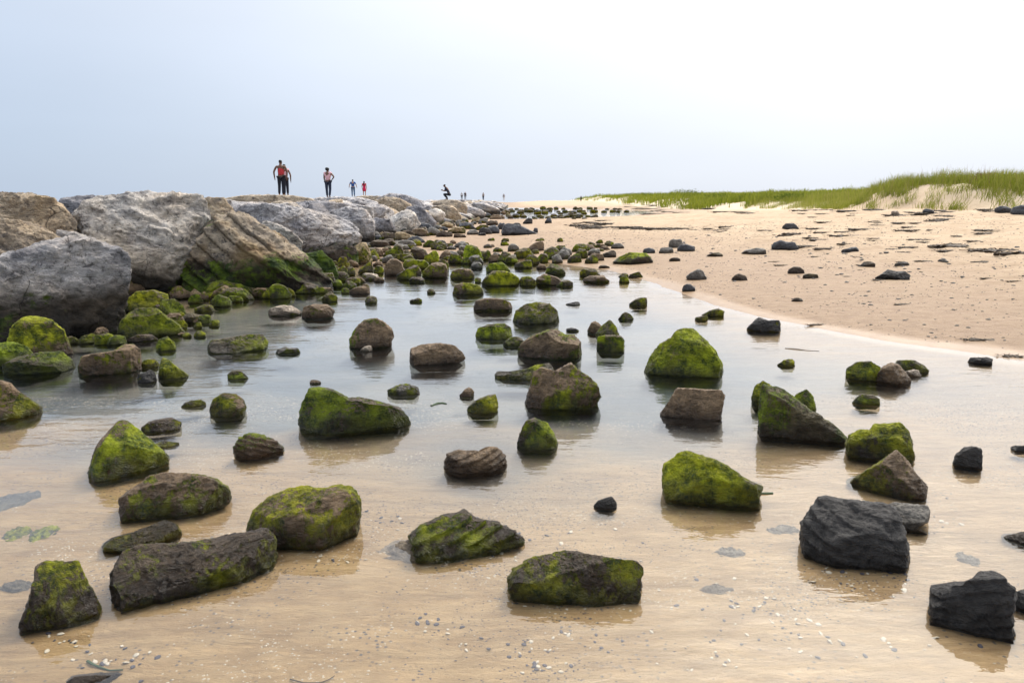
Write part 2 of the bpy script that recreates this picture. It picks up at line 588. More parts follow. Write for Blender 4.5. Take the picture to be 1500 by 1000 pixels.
# ------------------------------------------------------------------ mesh helpers
def mesh_np(name, V, F, mat, attrs=None, smooth_shade=True):
    me = bpy.data.meshes.new(name)
    V = np.asarray(V, np.float32)
    F = np.asarray(F, np.int32)
    k = F.shape[1]
    me.vertices.add(len(V))
    me.vertices.foreach_set('co', V.ravel())
    me.loops.add(F.size)
    me.loops.foreach_set('vertex_index', F.ravel())
    me.polygons.add(len(F))
    me.polygons.foreach_set('loop_start', np.arange(0, F.size, k, dtype=np.int32))
    me.polygons.foreach_set('use_smooth', np.full(len(F), smooth_shade))
    me.update(calc_edges=True)
    for n, v in (attrs or {}).items():
        a = me.attributes.new(n, 'FLOAT', 'POINT')
        a.data.foreach_set('value', np.asarray(v, np.float32))
    if mat is not None:
        me.materials.append(mat)
    return me


def link(name, me, loc=(0, 0, 0), parent=None, label=None, cat=None, group=None, kind=None):
    o = bpy.data.objects.new(name, me)
    o.location = loc
    col.objects.link(o)
    if parent is not None:
        o.parent = parent
    tag(o, label, cat, group, kind)
    return o


def tag(o, label=None, cat=None, group=None, kind=None):
    for k, v in (('label', label), ('category', cat), ('group', group), ('kind', kind)):
        if v:
            o[k] = v


def icosphere(n):
    g = (1 + 5 ** 0.5) / 2
    v = [(-1, g, 0), (1, g, 0), (-1, -g, 0), (1, -g, 0), (0, -1, g), (0, 1, g), (0, -1, -g), (0, 1, -g), (g, 0, -1), (g, 0, 1), (-g, 0, -1), (-g, 0, 1)]
    v = [np.array(a) / np.linalg.norm(a) for a in v]
    f = [(0, 11, 5), (0, 5, 1), (0, 1, 7), (0, 7, 10), (0, 10, 11), (1, 5, 9), (5, 11, 4), (11, 10, 2), (10, 7, 6), (7, 1, 8),
         (3, 9, 4), (3, 4, 2), (3, 2, 6), (3, 6, 8), (3, 8, 9), (4, 9, 5), (2, 4, 11), (6, 2, 10), (8, 6, 7), (9, 8, 1)]
    for _ in range(n):
        cache, nf = {}, []

        def mid(a, b):
            k = (min(a, b), max(a, b))
            if k not in cache:
                m = v[a] + v[b]
                v.append(m / np.linalg.norm(m))
                cache[k] = len(v) - 1
            return cache[k]
        for a, b, c in f:
            ab, bc, ca = mid(a, b), mid(b, c), mid(c, a)
            nf += [(a, ab, ca), (b, bc, ab), (c, ca, bc), (ab, bc, ca)]
        f = nf
    return np.array(v), np.array(f)


ICO = {n: icosphere(n) for n in (1, 2, 3, 4, 5, 6)}


# ------------------------------------------------------------------ ground and water
def build_ground():
    ys = np.concatenate([np.linspace(-30, 1.0, 14)[:-1], np.geomspace(1.0 + 0.6, 60.6, 520) - 0.6, np.geomspace(60, 4200, 90)[1:]])
    u = np.linspace(-1, 1, 430)
    u = np.sign(u) * np.abs(u) ** 1.15
    Y, U = np.meshgrid(ys, u, indexing='ij')
    X = U * (np.abs(Y) * 0.86 + 3.0)
    Z = terrain(X, Y)
    nr, nc = X.shape
    V = np.stack([X, Y, Z], -1).reshape(-1, 3)
    i = np.arange(nr * nc).reshape(nr, nc)
    F = np.stack([i[:-1, :-1], i[:-1, 1:], i[1:, 1:], i[1:, :-1]], -1).reshape(-1, 4)
    x, y, z = V[:, 0], V[:, 1], V[:, 2]
    p2 = np.stack([x, y, 0 * x], 1)
    n = fbm(p2 * 0.4, 3, seed=40) * 0.05
    attrs = {
        'wetness': smooth(0.55, 0.08, z + n),
        'bed': smooth(0.004, -0.016, z),
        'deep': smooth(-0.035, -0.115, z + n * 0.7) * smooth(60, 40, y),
        'film': smooth(0.035, 0.006, z + n * 0.4) * smooth(-0.02, -0.004, z),
        'dune': smooth(22, 27, x) * smooth(20, 30, y),
        'rubble': smooth(-4.9, -5.6, x - 1.6 * smooth(16, 30, y)) * smooth(4, 8, y) * smooth(420, 380, y),
    }
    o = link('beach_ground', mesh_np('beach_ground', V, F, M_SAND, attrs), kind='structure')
    return o


build_ground()
WV = np.array([[-4000, -40, 0], [4000, -40, 0], [4000, 6000, 0], [-4000, 6000, 0]], float)
link('water', mesh_np('water', WV, np.array([[0, 1, 2, 3]]), M_WATER), kind='structure')


# ------------------------------------------------------------------ stones
TONES = {
    'brown': (0.150, 0.100, 0.056), 'dark': (0.036, 0.033, 0.031), 'olive': (0.085, 0.066, 0.030), 'grey': (0.16, 0.148, 0.130),
    'tan': (0.25, 0.185, 0.10), 'light': (0.34, 0.28, 0.22), 'slate': (0.060, 0.062, 0.070), 'umber': (0.072, 0.050, 0.030),
    'jetty': (0.43, 0.413, 0.405), 'pale': (0.56, 0.525, 0.475), 'warm': (0.42, 0.345, 0.25), 'dark_grey': (0.28, 0.272, 0.28),  # the last tone is the own dark grey of some jetty stone
}


def polar_table(poly, n=256):
    ang = np.linspace(-math.pi, math.pi, n, endpoint=False)
    r = np.full(n, 1e-3)
    d = np.stack([np.cos(ang), np.sin(ang)], 1)
    m = len(poly)
    for i in range(m):
        a, b = poly[i], poly[(i + 1) % m]
        e = b - a
        den = d[:, 0] * e[1] - d[:, 1] * e[0]
        den = np.where(np.abs(den) < 1e-9, 1e-9, den)
        t = (a[0] * e[1] - a[1] * e[0]) / den
        s = (a[0] * d[:, 1] - a[1] * d[:, 0]) / den
        ok = (t > 0) & (s >= -1e-6) & (s <= 1 + 1e-6)
        r = np.where(ok, np.maximum(r, t), r)
    k = np.array([1, 2, 1]) / 4
    rp = np.concatenate([r[-1:], r, r[:1]])
    return np.convolve(rp, k, 'valid')


def poly_centroid(p):
    x, y = p[:, 0], p[:, 1]
    x1, y1 = np.roll(x, -1), np.roll(y, -1)
    c = x * y1 - x1 * y
    A = c.sum() / 2
    if abs(A) < 1e-12:
        return p.mean(0)
    return np.array([((x + x1) * c).sum(), ((y + y1) * c).sum()]) / (6 * A)


SEAM = []


def rock_body(poly, D, seed, lev, cuts=7, rough=1.0, strata=0.0, up=(0, 1, 0), box=0.55, detail=True, sax=None):
    """Vertices in the frame (u across, v up, w away) of a stone with silhouette poly (metres, centred) and half depth D."""
    rng = np.random.default_rng(seed)
    d, F = ICO[lev]
    tab = polar_table(poly)
    n = len(tab)
    th = (np.arctan2(d[:, 1], d[:, 0]) + math.pi) / (2 * math.pi) * n
    i0 = np.floor(th).astype(int) % n
    f = th - np.floor(th)
    R = tab[i0] * (1 - f) + tab[(i0 + 1) % n] * f
    c = np.sqrt(np.clip(d[:, 0] ** 2 + d[:, 1] ** 2, 1e-12, None))
    cc = c ** box
    V = np.stack([R * d[:, 0] / c * cc, R * d[:, 1] / c * cc, D * np.sign(d[:, 2]) * np.abs(d[:, 2]) ** 0.75], 1)
    size = math.sqrt(max(1e-9, np.ptp(V[:, 0]) * np.ptp(V[:, 1])))
    planes = []
    upv = np.array(up, float)
    # a flattish top, an upright front, then random facets that mostly face forwards or backwards
    q = upv + rng.normal(0, 0.2, 3) * np.array([1.0, 0.2, 1.0]) + np.array([0, 0, -rng.uniform(0.45, 1.0)])
    planes.append((q, rng.uniform(0.25, 0.5)))
    q = np.array([rng.normal(0, 0.35), rng.uniform(-0.35, 0.1), -1.0])
    planes.append((q, rng.uniform(0.2, 0.5)))
    for _ in range(cuts):
        a = rng.normal(0, 1, 3)
        a[2] = (abs(a[2]) * 0.8 + 0.8) * (-1 if rng.random() < 0.72 else 1)
        a[1] *= 0.8
        planes.append((a, rng.uniform(0.12, 0.5)))
    V0 = V.copy()
    rim = np.abs(d[:, 2]) < 0.22
    for q, cut in planes:
        q = q / np.linalg.norm(q)
        s = V @ q
        h = max(s.max() * (1 - cut), float((V0 @ q)[rim].max()) * 0.985)
        over = np.maximum(s - h, 0)
        V = V - over[:, None] * q[None] * 0.985
    if detail:
        rad = V / np.maximum(np.linalg.norm(V, axis=1), 1e-9)[:, None]
        off = rng.uniform(0, 100, 3)
        p = V / size
        g = 0.026 * fbm(p * 2.2 + off, 3, seed=seed) + (0.055 if lev < 6 else 0.075) * (0.30 - np.abs(fbm(p * 3.6 + off, 4, 0.55, seed=seed + 5)))
        g += 0.024 * fbm(p * 14 + off, 3, 0.6, seed=seed + 9)
        if strata:
            ax = np.array([0.35 * rng.choice([-1, 1]), 1.0, -0.35]) if sax is None else np.array(sax, float)
            ax /= np.linalg.norm(ax)
            ph = p @ ax * (9 if sax is None else 11) + 0.6 * fbm(p * 1.5 + off, 2, seed=seed + 3)
            saw = ph - np.floor(ph)
            if sax is not None:
                SEAM.append(smooth(0.10, 0.0, saw) + smooth(0.94, 1.0, saw))
            g += strata * 0.045 * (smooth(0, 0.12, saw) - saw)
        if lev >= 5:
            g += 0.011 * fbm(p * 34 + off, 3, 0.6, seed=seed + 13)
        V = V + rad * (g * size * rough)[:, None]
    return V, F


MOSS_DIR = {'T': (0, 0.9, -0.3), 'L': (-0.9, 0.3, -0.2), 'R': (0.9, 0.3, -0.2), 'F': (0, 0.1, -0.9), 'B': (0, -0.5, -0.6), 'N': (0, 0, 0)}


def vertex_normals(V, F):
    a, b, c = V[F[:, 0]], V[F[:, 1]], V[F[:, 2]]
    fn = np.cross(b - a, c - a)
    N = np.zeros_like(V)
    for k in range(3):
        np.add.at(N, F[:, k], fn)
    return N / np.maximum(np.linalg.norm(N, axis=1), 1e-12)[:, None]


def finish_rock(name, V, F, C, lvl, tone, moss, mdir, seed, size, label, cat, group, mat, tide=None, rust=0.0, wetband=None, stain_amt=None):
    """V in world space; C = origin of the object."""
    L = V - C
    N = vertex_normals(V, F)
    off = np.array([seed * 1.7, seed * 0.6, seed * 2.1])
    nz = fbm(L / size * 2.6 + off, 4, 0.6, seed=seed + 77)
    md = np.array(MOSS_DIR[mdir])
    w = C - CAM
    w = w / np.linalg.norm(w)
    u = np.cross(w, (0, 0, 1.0))
    u /= np.linalg.norm(u)
    v = np.cross(u, w)
    wd = u * md[0] + v * md[1] + w * md[2]
    m = 0.24 + moss + (0.38 * (N @ wd) if mdir != 'N' else 0) + 0.62 * nz + 0.10 * N[:, 2]
    if moss <= 0:
        m = np.full(len(V), -1.0)
    hgt = V[:, 2] - lvl
    wb = wetband if wetband is not None else min(0.10, 0.26 * size)
    wet = smooth(wb * 1.7, wb * 0.2, hgt + nz * wb * 1.1)
    if tide is not None:
        stain = smooth(tide + 0.16, tide - 0.2, V[:, 2] + nz * 0.22)
        m = np.where(V[:, 2] + nz * 0.2 < tide - 0.1, m, m - 0.5 * smooth(tide - 0.1, tide + 0.2, V[:, 2]))
    else:
        stain = np.zeros(len(V))
    at = {'moss': np.clip(m, -1, 2), 'wet': wet, 'stain': stain}
    if SEAM and len(SEAM[-1]) == len(L):
        at['seam'] = SEAM[-1]
    SEAM.clear()
    me = mesh_np(name, L, F, mat, at)
    o = link(name, me, C, label=label, cat=cat, group=group)
    o['tone'] = tone
    o['rust'] = float(rust)
    return o


def auto_poly(x0, y0, x1, y1, seed):
    rng = np.random.default_rng(seed)
    w, h = x1 - x0, y1 - y0
    k = rng.integers(0, 4)
    if k == 0:
        pts = [(0, .75), (.08, .42), (.26, .1), (.5, 0), (.74, .12), (.92, .45), (1, .8)]
    elif k == 1:
        pts = [(0, .7), (.12, .3), (.34, 0), (.6, .08), (.85, .22), (.98, .55), (1, .85)]
    elif k == 2:
        pts = [(0, .8), (.15, .45), (.4, .2), (.66, 0), (.86, .1), (.97, .45), (1, .8)]
    else:
        pts = [(0, .6), (.05, .3), (.2, .06), (.45, 0), (.72, .1), (.9, .38), (1, .75)]
    return [(x0 + w * (a + rng.uniform(-.055, .055)), y0 + h * max(0, b + rng.uniform(-.15, .13))) for a, b in pts]


STONES = []


def stone(label, tone, moss, pts, ybot, mdir='T', deep=0.8, name='mossy_rock', cat='rock', group=None, cuts=7, strata=0.0,
          dist=None, mat=None, tide=None, rust=0.0, lev=None, rough=1.0, ext=None, box=0.48, wetband=None, sax=None):
    """A stone drawn by its outline: pts run along its top from one waterline to the other; ybot is its front waterline."""
    seed = 1000 + len(STONES) * 13
    pts = np.array(pts, float)
    x0, x1 = pts[:, 0].min(), pts[:, 0].max()
    hpx = max(3.0, ybot - pts[:, 1].min())
    e = ext if ext is not None else 0.32 * hpx + 0.05 * (x1 - x0)
    w = x1 - x0
    poly = np.vstack([pts, [(x1 - 0.02 * w, ybot + 0.4 * e), (x1 - 0.16 * w, ybot + e), (x0 + 0.16 * w, ybot + e), (x0 + 0.02 * w, ybot + 0.4 * e)]])
    cx, cy = 0.5 * (x0 + x1), 0.5 * (pts[:, 1].min() + ybot)
    rc = ray(cx, cy)
    u = np.cross(rc, (0, 0, 1.0))
    u /= np.linalg.norm(u)
    v = np.cross(u, rc)
    rays = np.array([ray(*p) for p in poly])
    k = rays @ rc
    uv1 = np.stack([rays @ u / k, rays @ v / k], 1)      # at unit distance
    cen = poly_centroid(uv1)
    uvc = uv1 - cen
    upv = (0, float(v[2]), float(rc[2]))
    Dn = deep * 0.5 * (math.sqrt((w / FPX) * (hpx / FPX)) * 1.15 + 0.25 * w / FPX)
    if lev is None:
        lev = 6 if w > 170 else 5 if w > 75 else (4 if w > 20 else 3)

    def place(t, lv, det):
        B, F = rock_body(uvc * t, Dn * t, seed, lv, cuts + (4 if lev < 5 else 0), rough * (1.35 if lev < 5 else 1.0), strata, upv, box, det, sax)
        W = CAM + rc * t + u * (B[:, :1] + cen[0] * t) + v * (B[:, 1:2] + cen[1] * t) + rc * B[:, 2:3]
        return W, F
    if dist is not None:
        t = dist
    else:
        g = hit(cx, ybot)
        t0 = np.linalg.norm(g - CAM)
        lvl0 = g[2]
        lo, hi = t0 * 0.9, t0 * 1.35 + 0.3
        for _ in range(12):                                  # stand it so that its front waterline falls where the photo has it
            t = 0.5 * (lo + hi)
            W, F = place(t, 3, False)
            vis = W[W[:, 2] > lvl0]
            if len(vis) == 0:
                hi = t
                continue
            yb = project(vis)[1].max()
            if yb > ybot:
                lo = t
            else:
                hi = t
    SEAM.clear()
    W, F = place(t, lev, True)
    C = W.mean(0)
    if dist is None:
        b = np.clip(lvl0 + 0.004 - W[:, 2], 0, None)
        hd = C[:2] - CAM[:2]
        hd = hd / np.linalg.norm(hd)
        slope = math.hypot(C[0], C[1]) / (EYE - lvl0)
        front = (W[:, :2] - C[:2]) @ hd
        back = front.max()
        W[:, :2] += hd[None] * np.minimum(b * slope * 0.55, np.clip(back - front, 0, None) * 0.96)[:, None]
    lvl = float(level(np.array([C[0]]), np.array([C[1]]))[0]) if dist is None else 0.0
    C = np.array([C[0], C[1], lvl])
    size = math.sqrt(np.ptp(W[:, 0]) * np.ptp(W[:, 2]) + 1e-9)
    tn = TONES[tone] if mat is not None else tuple(ROCK_DARK * q for q in TONES[tone])
    o = finish_rock(name, W, F, C, lvl, tn, moss, mdir, seed, size, label, cat, group, mat or M_ROCK, tide, rust, wetband)
    STONES.append((o, x0, pts[:, 1].min(), x1, ybot))
    return o


TONE_WORD = {'brown': 'brown', 'dark': 'black', 'olive': 'olive', 'grey': 'grey', 'umber': 'dark brown', 'slate': 'slate grey', 'tan': 'tan', 'light': 'pale'}
USED = {}


def small(boxes, label, tone, moss, group, name='mossy_rock', marks=None, **kw):
    for k, b in enumerate(boxes):
        tn = tone if isinstance(tone, str) else tone[k % len(tone)]
        ms = moss if not isinstance(moss, (list, tuple)) else moss[k % len(moss)]
        lab = label
        if marks:
            cx, cy = (b[0] + b[2]) / 2, b[3]
            m = sorted(marks, key=lambda q: (q[1] - cx) ** 2 + (2.5 * (q[2] - cy)) ** 2)
            shape = ['squat', 'flat', 'small', 'wide', 'stubby'][int(min(4, (b[2] - b[0]) / (b[3] - b[1] + 1) * 1.7))]
            coat = 'mossy' if ms > 0.15 else 'bare'
            rel = 'beyond' if cy < m[0][2] - 5 else ('in front of' if cy > m[0][2] + 5 else 'beside')
            lab = f"{shape} {TONE_WORD[tn]} {coat} rock {rel} the {m[0][0]}"
            if lab in USED and len((lab + m[1][0]).split()) < 13:
                rel2 = 'beyond' if cy < m[1][2] - 5 else ('nearer than' if cy > m[1][2] + 5 else 'near')
                lab += f", {rel2} the {m[1][0]}"
            USED[lab] = USED.get(lab, 0) + 1
        stone(lab, tn, ms, auto_poly(*b, 300 + len(STONES)), b[3], name=name if ms > 0.15 or name != 'mossy_rock' else 'rock', group=group, **kw)


G_POOL = 'rocks standing in the tide pool'
# --- near stones in the shallow water
stone('dark brown flat-topped stone standing upright beside the long dark saddle-backed rock', 'umber', 0.42,
      [(30, 912), (40, 890), (50, 850), (52, 830), (65, 822), (90, 822), (115, 820), (125, 845), (140, 870), (147, 890), (146, 905)], 921, 'L', group=G_POOL)
stone('biggest dark brown block with a dipped saddle top and a pale nick at its peak', 'umber', 0.40,
      [(168, 850), (170, 830), (185, 810), (210, 798), (260, 800), (310, 793), (345, 785), (370, 780), (382, 774), (395, 782), (403, 800), (405, 820), (398, 845), (396, 872)], 886, 'L', deep=0.75, group=G_POOL, cuts=8)
stone('brown-topped rock with green moss down its whole front, behind the saddle-backed block', 'brown', 0.62,
      [(362, 770), (375, 745), (395, 728), (420, 718), (445, 713), (470, 717), (495, 711), (515, 715), (526, 730), (528, 748), (522, 775)], 799, 'F', group=G_POOL)
stone('low rounded rock, half bright moss and half bare brown, before the mossy pyramid', 'brown', 0.45,
      [(175, 730), (195, 715), (215, 700), (240, 693), (290, 696), (315, 702), (332, 712), (337, 730), (325, 750), (312, 758)], 762, 'L', group=G_POOL)
stone('low olive mossy hump just behind the saddle-backed block', 'olive', 0.55,
      [(150, 800), (165, 788), (195, 780), (220, 770), (240, 762), (258, 768), (266, 780), (266, 795)], 807, 'T', group=G_POOL)
stone('steep mossy pyramid-shaped rock with a sharp peak', 'brown', 0.62,
      [(130, 692), (142, 652), (160, 632), (175, 616), (187, 617), (203, 630), (220, 645), (238, 660), (246, 668), (248, 690)], 706, 'L', group=G_POOL, rough=0.8)
stone('layered mossy rock with a small crest, its lower ledge sliding into the water', 'umber', 0.62,
      [(604, 785), (620, 770), (650, 760), (680, 751), (695, 763), (720, 766), (740, 773), (760, 785), (765, 800), (745, 810)], 815, 'T', strata=1.0, group=G_POOL)
stone('long dark angular rock with a mossy upper face and one squared end', 'umber', 0.46,
      [(746, 845), (755, 832), (785, 815), (820, 809), (835, 808), (860, 813), (890, 818), (930, 822), (937, 830), (937, 850), (935, 868)], 877, 'R', deep=0.7, group=G_POOL)
stone('tent-shaped rock thickly covered in green moss', 'olive', 0.85,
      [(973, 705), (973, 680), (985, 674), (995, 665), (1010, 663), (1030, 669), (1050, 675), (1075, 688), (1095, 703), (1117, 712), (1112, 725)], 740, 'T', group=G_POOL)
stone('large bare black block with steep sides and no moss', 'dark', 0.0,
      [(1177, 800), (1178, 770), (1187, 752), (1200, 733), (1208, 728), (1230, 733), (1260, 736), (1290, 738), (1310, 745), (1318, 765), (1325, 795), (1326, 818)], 829, name='black_rock', group=G_POOL, strata=0.5)
stone('grey-brown rock tucked behind the large bare black block', 'grey', 0.0,
      [(1285, 745), (1310, 736), (1340, 739), (1358, 740), (1362, 750), (1358, 765), (1335, 775)], 778, name='rock', group=G_POOL)
stone('charcoal block with a ridged top and a knob, near the dark stub', 'dark', 0.0,
      [(1364, 890), (1366, 862), (1385, 858), (1410, 857), (1427, 850), (1432, 840), (1455, 839), (1470, 850), (1485, 868), (1483, 890), (1478, 905)], 933, name='black_rock', group=G_POOL, strata=0.8)
stone('dark stub of rock touching the ridged charcoal block', 'dark', 0.0,
      [(1478, 885), (1484, 868), (1500, 864), (1520, 866), (1530, 885)], 899, name='black_rock', group=G_POOL)
stone('thin dark wedge of rock lying low above the ridged charcoal block', 'umber', 0.1,
      [(1467, 787), (1480, 783), (1500, 780), (1530, 782), (1540, 795)], 801, name='rock', group=G_POOL)
stone('dark rock only its top edge showing below the ridged flat-topped stone', 'umber', 0.2,
      [(98, 998), (110, 991), (140, 989), (175, 988), (192, 992), (196, 1000)], 1006, name='rock', group=G_POOL)
stone('small charcoal lump alone above the long dark angular rock', 'dark', 0.0,
      [(870, 740), (876, 733), (888, 729), (896, 727), (903, 736), (903, 743)], 746, name='black_rock', group=G_POOL)
stone('brown triangular rock with a pale ridge in front of the deep green boulder', 'brown', 0.25,
      [(1240, 708), (1260, 695), (1285, 680), (1300, 668), (1312, 659), (1325, 672), (1340, 692), (1355, 708), (1358, 716), (1356, 725)], 731, 'R', group=G_POOL)
stone('deep green mossy boulder with a small notch in its top', 'umber', 0.80,
      [(1240, 650), (1245, 638), (1262, 630), (1275, 632), (1280, 622), (1300, 621), (1318, 619), (1330, 632), (1335, 645), (1338, 668)], 677, 'F', group=G_POOL)
stone('large sloping fin of olive-brown rock, tall at one end and tapering to a point', 'olive', 0.42,
      [(1112, 635), (1113, 600), (1115, 575), (1120, 563), (1130, 568), (1142, 567), (1160, 580), (1185, 600), (1210, 615), (1230, 630), (1241, 642)], 648, 'B', group=G_POOL, deep=0.7)
stone('mossy point of rock leaning against the tall end of the sloping fin', 'olive', 0.8,
      [(1101, 582), (1106, 566), (1118, 558), (1132, 566), (1134, 585)], 596, 'T', group=G_POOL)
stone('small mossy peak showing behind the sloping fin of rock', 'olive', 0.8,
      [(1158, 592), (1166, 578), (1182, 571), (1190, 580), (1195, 598)], 604, 'T', group=G_POOL)
stone('grey-brown bare block with a flat tilted top, below the tall mossy boulder', 'brown', 0.0,
      [(967, 605), (980, 590), (985, 580), (992, 568), (1010, 570), (1030, 571), (1055, 572), (1060, 580), (1057, 600), (1055, 612)], 616, name='rock', group=G_POOL, deep=0.9)
stone('tall mossy boulder with a bare rusty streak from its peak, biggest in mid pool', 'brown', 0.68,
      [(946, 542), (957, 520), (968, 505), (985, 495), (992, 486), (1003, 482), (1017, 484), (1030, 497), (1047, 513), (1056, 532), (1057, 544)], 554, 'L', group=G_POOL)
stone('tan and brown block with two humps and a mossy end, in mid pool', 'brown', 0.40,
      [(771, 592), (780, 560), (782, 545), (795, 538), (812, 545), (822, 540), (836, 533), (847, 543), (863, 553), (875, 567), (878, 580), (874, 590)], 598, 'L', group=G_POOL)
stone('low dark mossy ledge behind the two-humped block', 'olive', 0.62,
      [(725, 549), (728, 543), (745, 544), (770, 541), (785, 535), (805, 532), (812, 545)], 555, 'T', group=G_POOL, deep=0.5)
stone('round dark green stone like a dome in front of the two-humped block', 'umber', 0.55,
      [(759, 650), (762, 633), (770, 617), (782, 612), (800, 620), (808, 632), (816, 645), (817, 654)], 658, 'L', group=G_POOL)
stone('flat bare brown slab with a stepped edge', 'brown', 0.0,
      [(652, 676), (658, 665), (675, 660), (700, 662), (715, 655), (728, 657), (738, 668), (740, 680)], 691, name='rock', group=G_POOL, strata=0.8)
stone('small mossy wedge with a bright top, between the long mossy rock and the dome stone', 'olive', 0.7,
      [(685, 598), (695, 588), (715, 579), (726, 577), (729, 590), (728, 603)], 607, 'T', group=G_POOL)
stone('small brown pebble-like stone beside the bright-topped mossy wedge', 'brown', 0.15, auto_poly(673, 567, 694, 583, 41), 583, name='rock', group=G_POOL)
stone('long mossy rock with a bright green band sloping down its front', 'umber', 0.66,
      [(440, 618), (445, 590), (455, 570), (470, 568), (490, 573), (510, 584), (530, 584), (560, 590), (585, 597), (597, 612), (604, 622), (598, 630)], 635, 'T', group=G_POOL)
stone('little two-toned stone, pale at one end and mossy at the other', 'grey', 0.5,
      [(568, 571), (580, 565), (595, 562), (612, 567), (614, 576)], 580, 'R', group=G_POOL)
stone('bare brown peaked rock with a small pale stone at its foot', 'brown', 0.15,
      [(512, 497), (525, 475), (535, 468), (552, 467), (563, 474), (572, 482), (576, 492), (572, 502)], 511, 'R', group=G_POOL)
stone('small pale stone at the foot of the bare brown peaked rock', 'light', 0.0, auto_poly(527, 506, 546, 514, 8), 515, name='rock', group=G_POOL)
stone('broad rounded bare brown rock alone in the reflecting water', 'brown', 0.0,
      [(601, 525), (602, 510), (620, 505), (645, 503), (665, 507), (678, 517), (681, 526), (672, 531)], 536, name='rock', group=G_POOL)
stone('mossy rock with a dished, pinkish bare top, behind the two-humped block', 'brown', 0.5,
      [(760, 513), (765, 502), (785, 490), (800, 485), (815, 483), (828, 491), (840, 490), (850, 500), (851, 517)], 527, 'F', group=G_POOL)
stone('dark olive boulder, rounded and mossy, standing far out in the pool', 'olive', 0.55,
      [(753, 472), (757, 455), (770, 446), (785, 443), (805, 445), (815, 455), (819, 470)], 475, 'T', group=G_POOL)
stone('small bright mossy stone beside the dished pinkish rock', 'olive', 0.72,
      [(697, 490), (700, 480), (720, 475), (740, 474), (748, 480), (750, 491)], 497, 'T', group=G_POOL)
stone('low dark mossy knob touching the small bright mossy stone', 'olive', 0.55, auto_poly(738, 493, 769, 507, 9), 508, 'T', group=G_POOL)
stone('flat brown rock just below the crowded band of rocks', 'brown', 0.25,
      [(694, 452), (697, 441), (710, 437), (735, 438), (748, 443), (750, 449)], 456, 'T', name='rock', group=G_POOL)
stone('small brown stone leaning on the mossy triangle of the stacked pair', 'brown', 0.1, [(861, 484), (866, 473), (872, 470), (880, 476), (882, 487)], 489, name='rock', group=G_POOL)
stone('mossy triangle standing behind the square mossy block', 'olive', 0.6, [(873, 489), (880, 478), (893, 468), (902, 477), (906, 490)], 494, 'T', group=G_POOL)
stone('square mossy block with a bright green flat top', 'olive', 0.6, [(875, 512), (876, 493), (888, 490), (910, 492), (914, 499), (914, 514)], 517, 'T', group=G_POOL, box=0.4, cuts=3)
stone('low mossy boulder at the water edge, first of the group of four', 'olive', 0.75, [(1239, 552), (1240, 540), (1255, 531), (1275, 530), (1289, 538), (1290, 553)], 558, 'T', group=G_POOL)
stone('bare brown stone in the middle of the group of four', 'brown', 0.0, [(1280, 556), (1290, 540), (1305, 531), (1318, 537), (1330, 550), (1334, 557)], 563, name='rock', group=G_POOL)
stone('mossy slab with a curved back at the rear of the group of four', 'olive', 0.75, [(1308, 538), (1315, 528), (1340, 528), (1355, 536), (1361, 543)], 547, 'T', group=G_POOL)
stone('small pale stone lying under the curved mossy slab', 'light', 0.0, auto_poly(1322, 541, 1348, 551, 5), 552, name='rock', group=G_POOL)
stone('little mossy rock by itself in front of the group of four', 'olive', 0.6, auto_poly(1249, 577, 1287, 595, 6), 595, 'T', group=G_POOL)
stone('black stone with a rounded top and flat sides, alone near the sandy edge', 'dark', 0.0, [(1396, 678), (1400, 665), (1412, 655), (1425, 654), (1438, 658), (1439, 680)], 686, name='black_rock', group=G_POOL)
stone('low black stone cut off by the picture edge, beyond the rounded black stone', 'dark', 0.0, auto_poly(1480, 652, 1512, 663, 7), 663, name='black_rock', group=G_POOL)
stone('flat black oval stone at the corner where water meets sand', 'dark', 0.0, [(1418, 530), (1422, 524), (1445, 523), (1454, 526), (1453, 531)], 534, name='black_rock', group=G_POOL)
stone('tiny mossy hump alone between the tall mossy boulder and the group of four', 'olive', 0.8, auto_poly(1137, 526, 1165, 537, 8), 537, 'T', group=G_POOL)
stone('black wedge-shaped rock right at the sandy water edge', 'dark', 0.15, [(1094, 481), (1105, 470), (1112, 465), (1125, 470), (1141, 469), (1143, 475), (1143, 483)], 486, name='black_rock', group=G_POOL)
stone('flat mossy plate near the sandy edge with a lower one beside it', 'olive', 0.5, [(1028, 461), (1040, 455), (1052, 452), (1061, 456), (1060, 461)], 463, 'T', group=G_POOL)
stone('lower flat plate of rock beside the flat mossy plate', 'olive', 0.45, auto_poly(1017, 462, 1037, 469, 12), 470, 'T', group=G_POOL)
stone('small grey-green cone of rock between the olive boulder and the sand', 'olive', 0.3, [(906, 467), (912, 459), (917, 457), (924, 461), (928, 466)], 469, 'T', group=G_POOL)
stone('mossy stone with a straight side, out towards the sandy edge', 'olive', 0.55, [(922, 445), (930, 439), (938, 436), (947, 436), (948, 447)], 449, 'T', group=G_POOL)
stone('tiny dark stone lying level with the water beyond the dished rock', 'dark', 0.2, auto_poly(829, 480, 847, 486, 15), 486, group=G_POOL)
stone('thin dark stone between the olive boulder and the crowded band', 'dark', 0.2, auto_poly(829, 442, 849, 447, 16), 447, group=G_POOL)
stone('low dark mossy stone behind the steep mossy pyramid', 'umber', 0.45, [(207, 626), (220, 617), (250, 612), (265, 618), (264, 628)], 633, 'T', group=G_POOL)
stone('green slab barely breaking the water behind the mossy pyramid', 'olive', 0.7, [(222, 651), (240, 646), (262, 648), (263, 654)], 656, 'T', group=G_POOL, name='sunken_rock')
stone('round mossy stone like a green cap', 'brown', 0.62, [(308, 600), (313, 585), (328, 576), (345, 577), (357, 585), (361, 597), (359, 606)], 611, 'T', group=G_POOL)
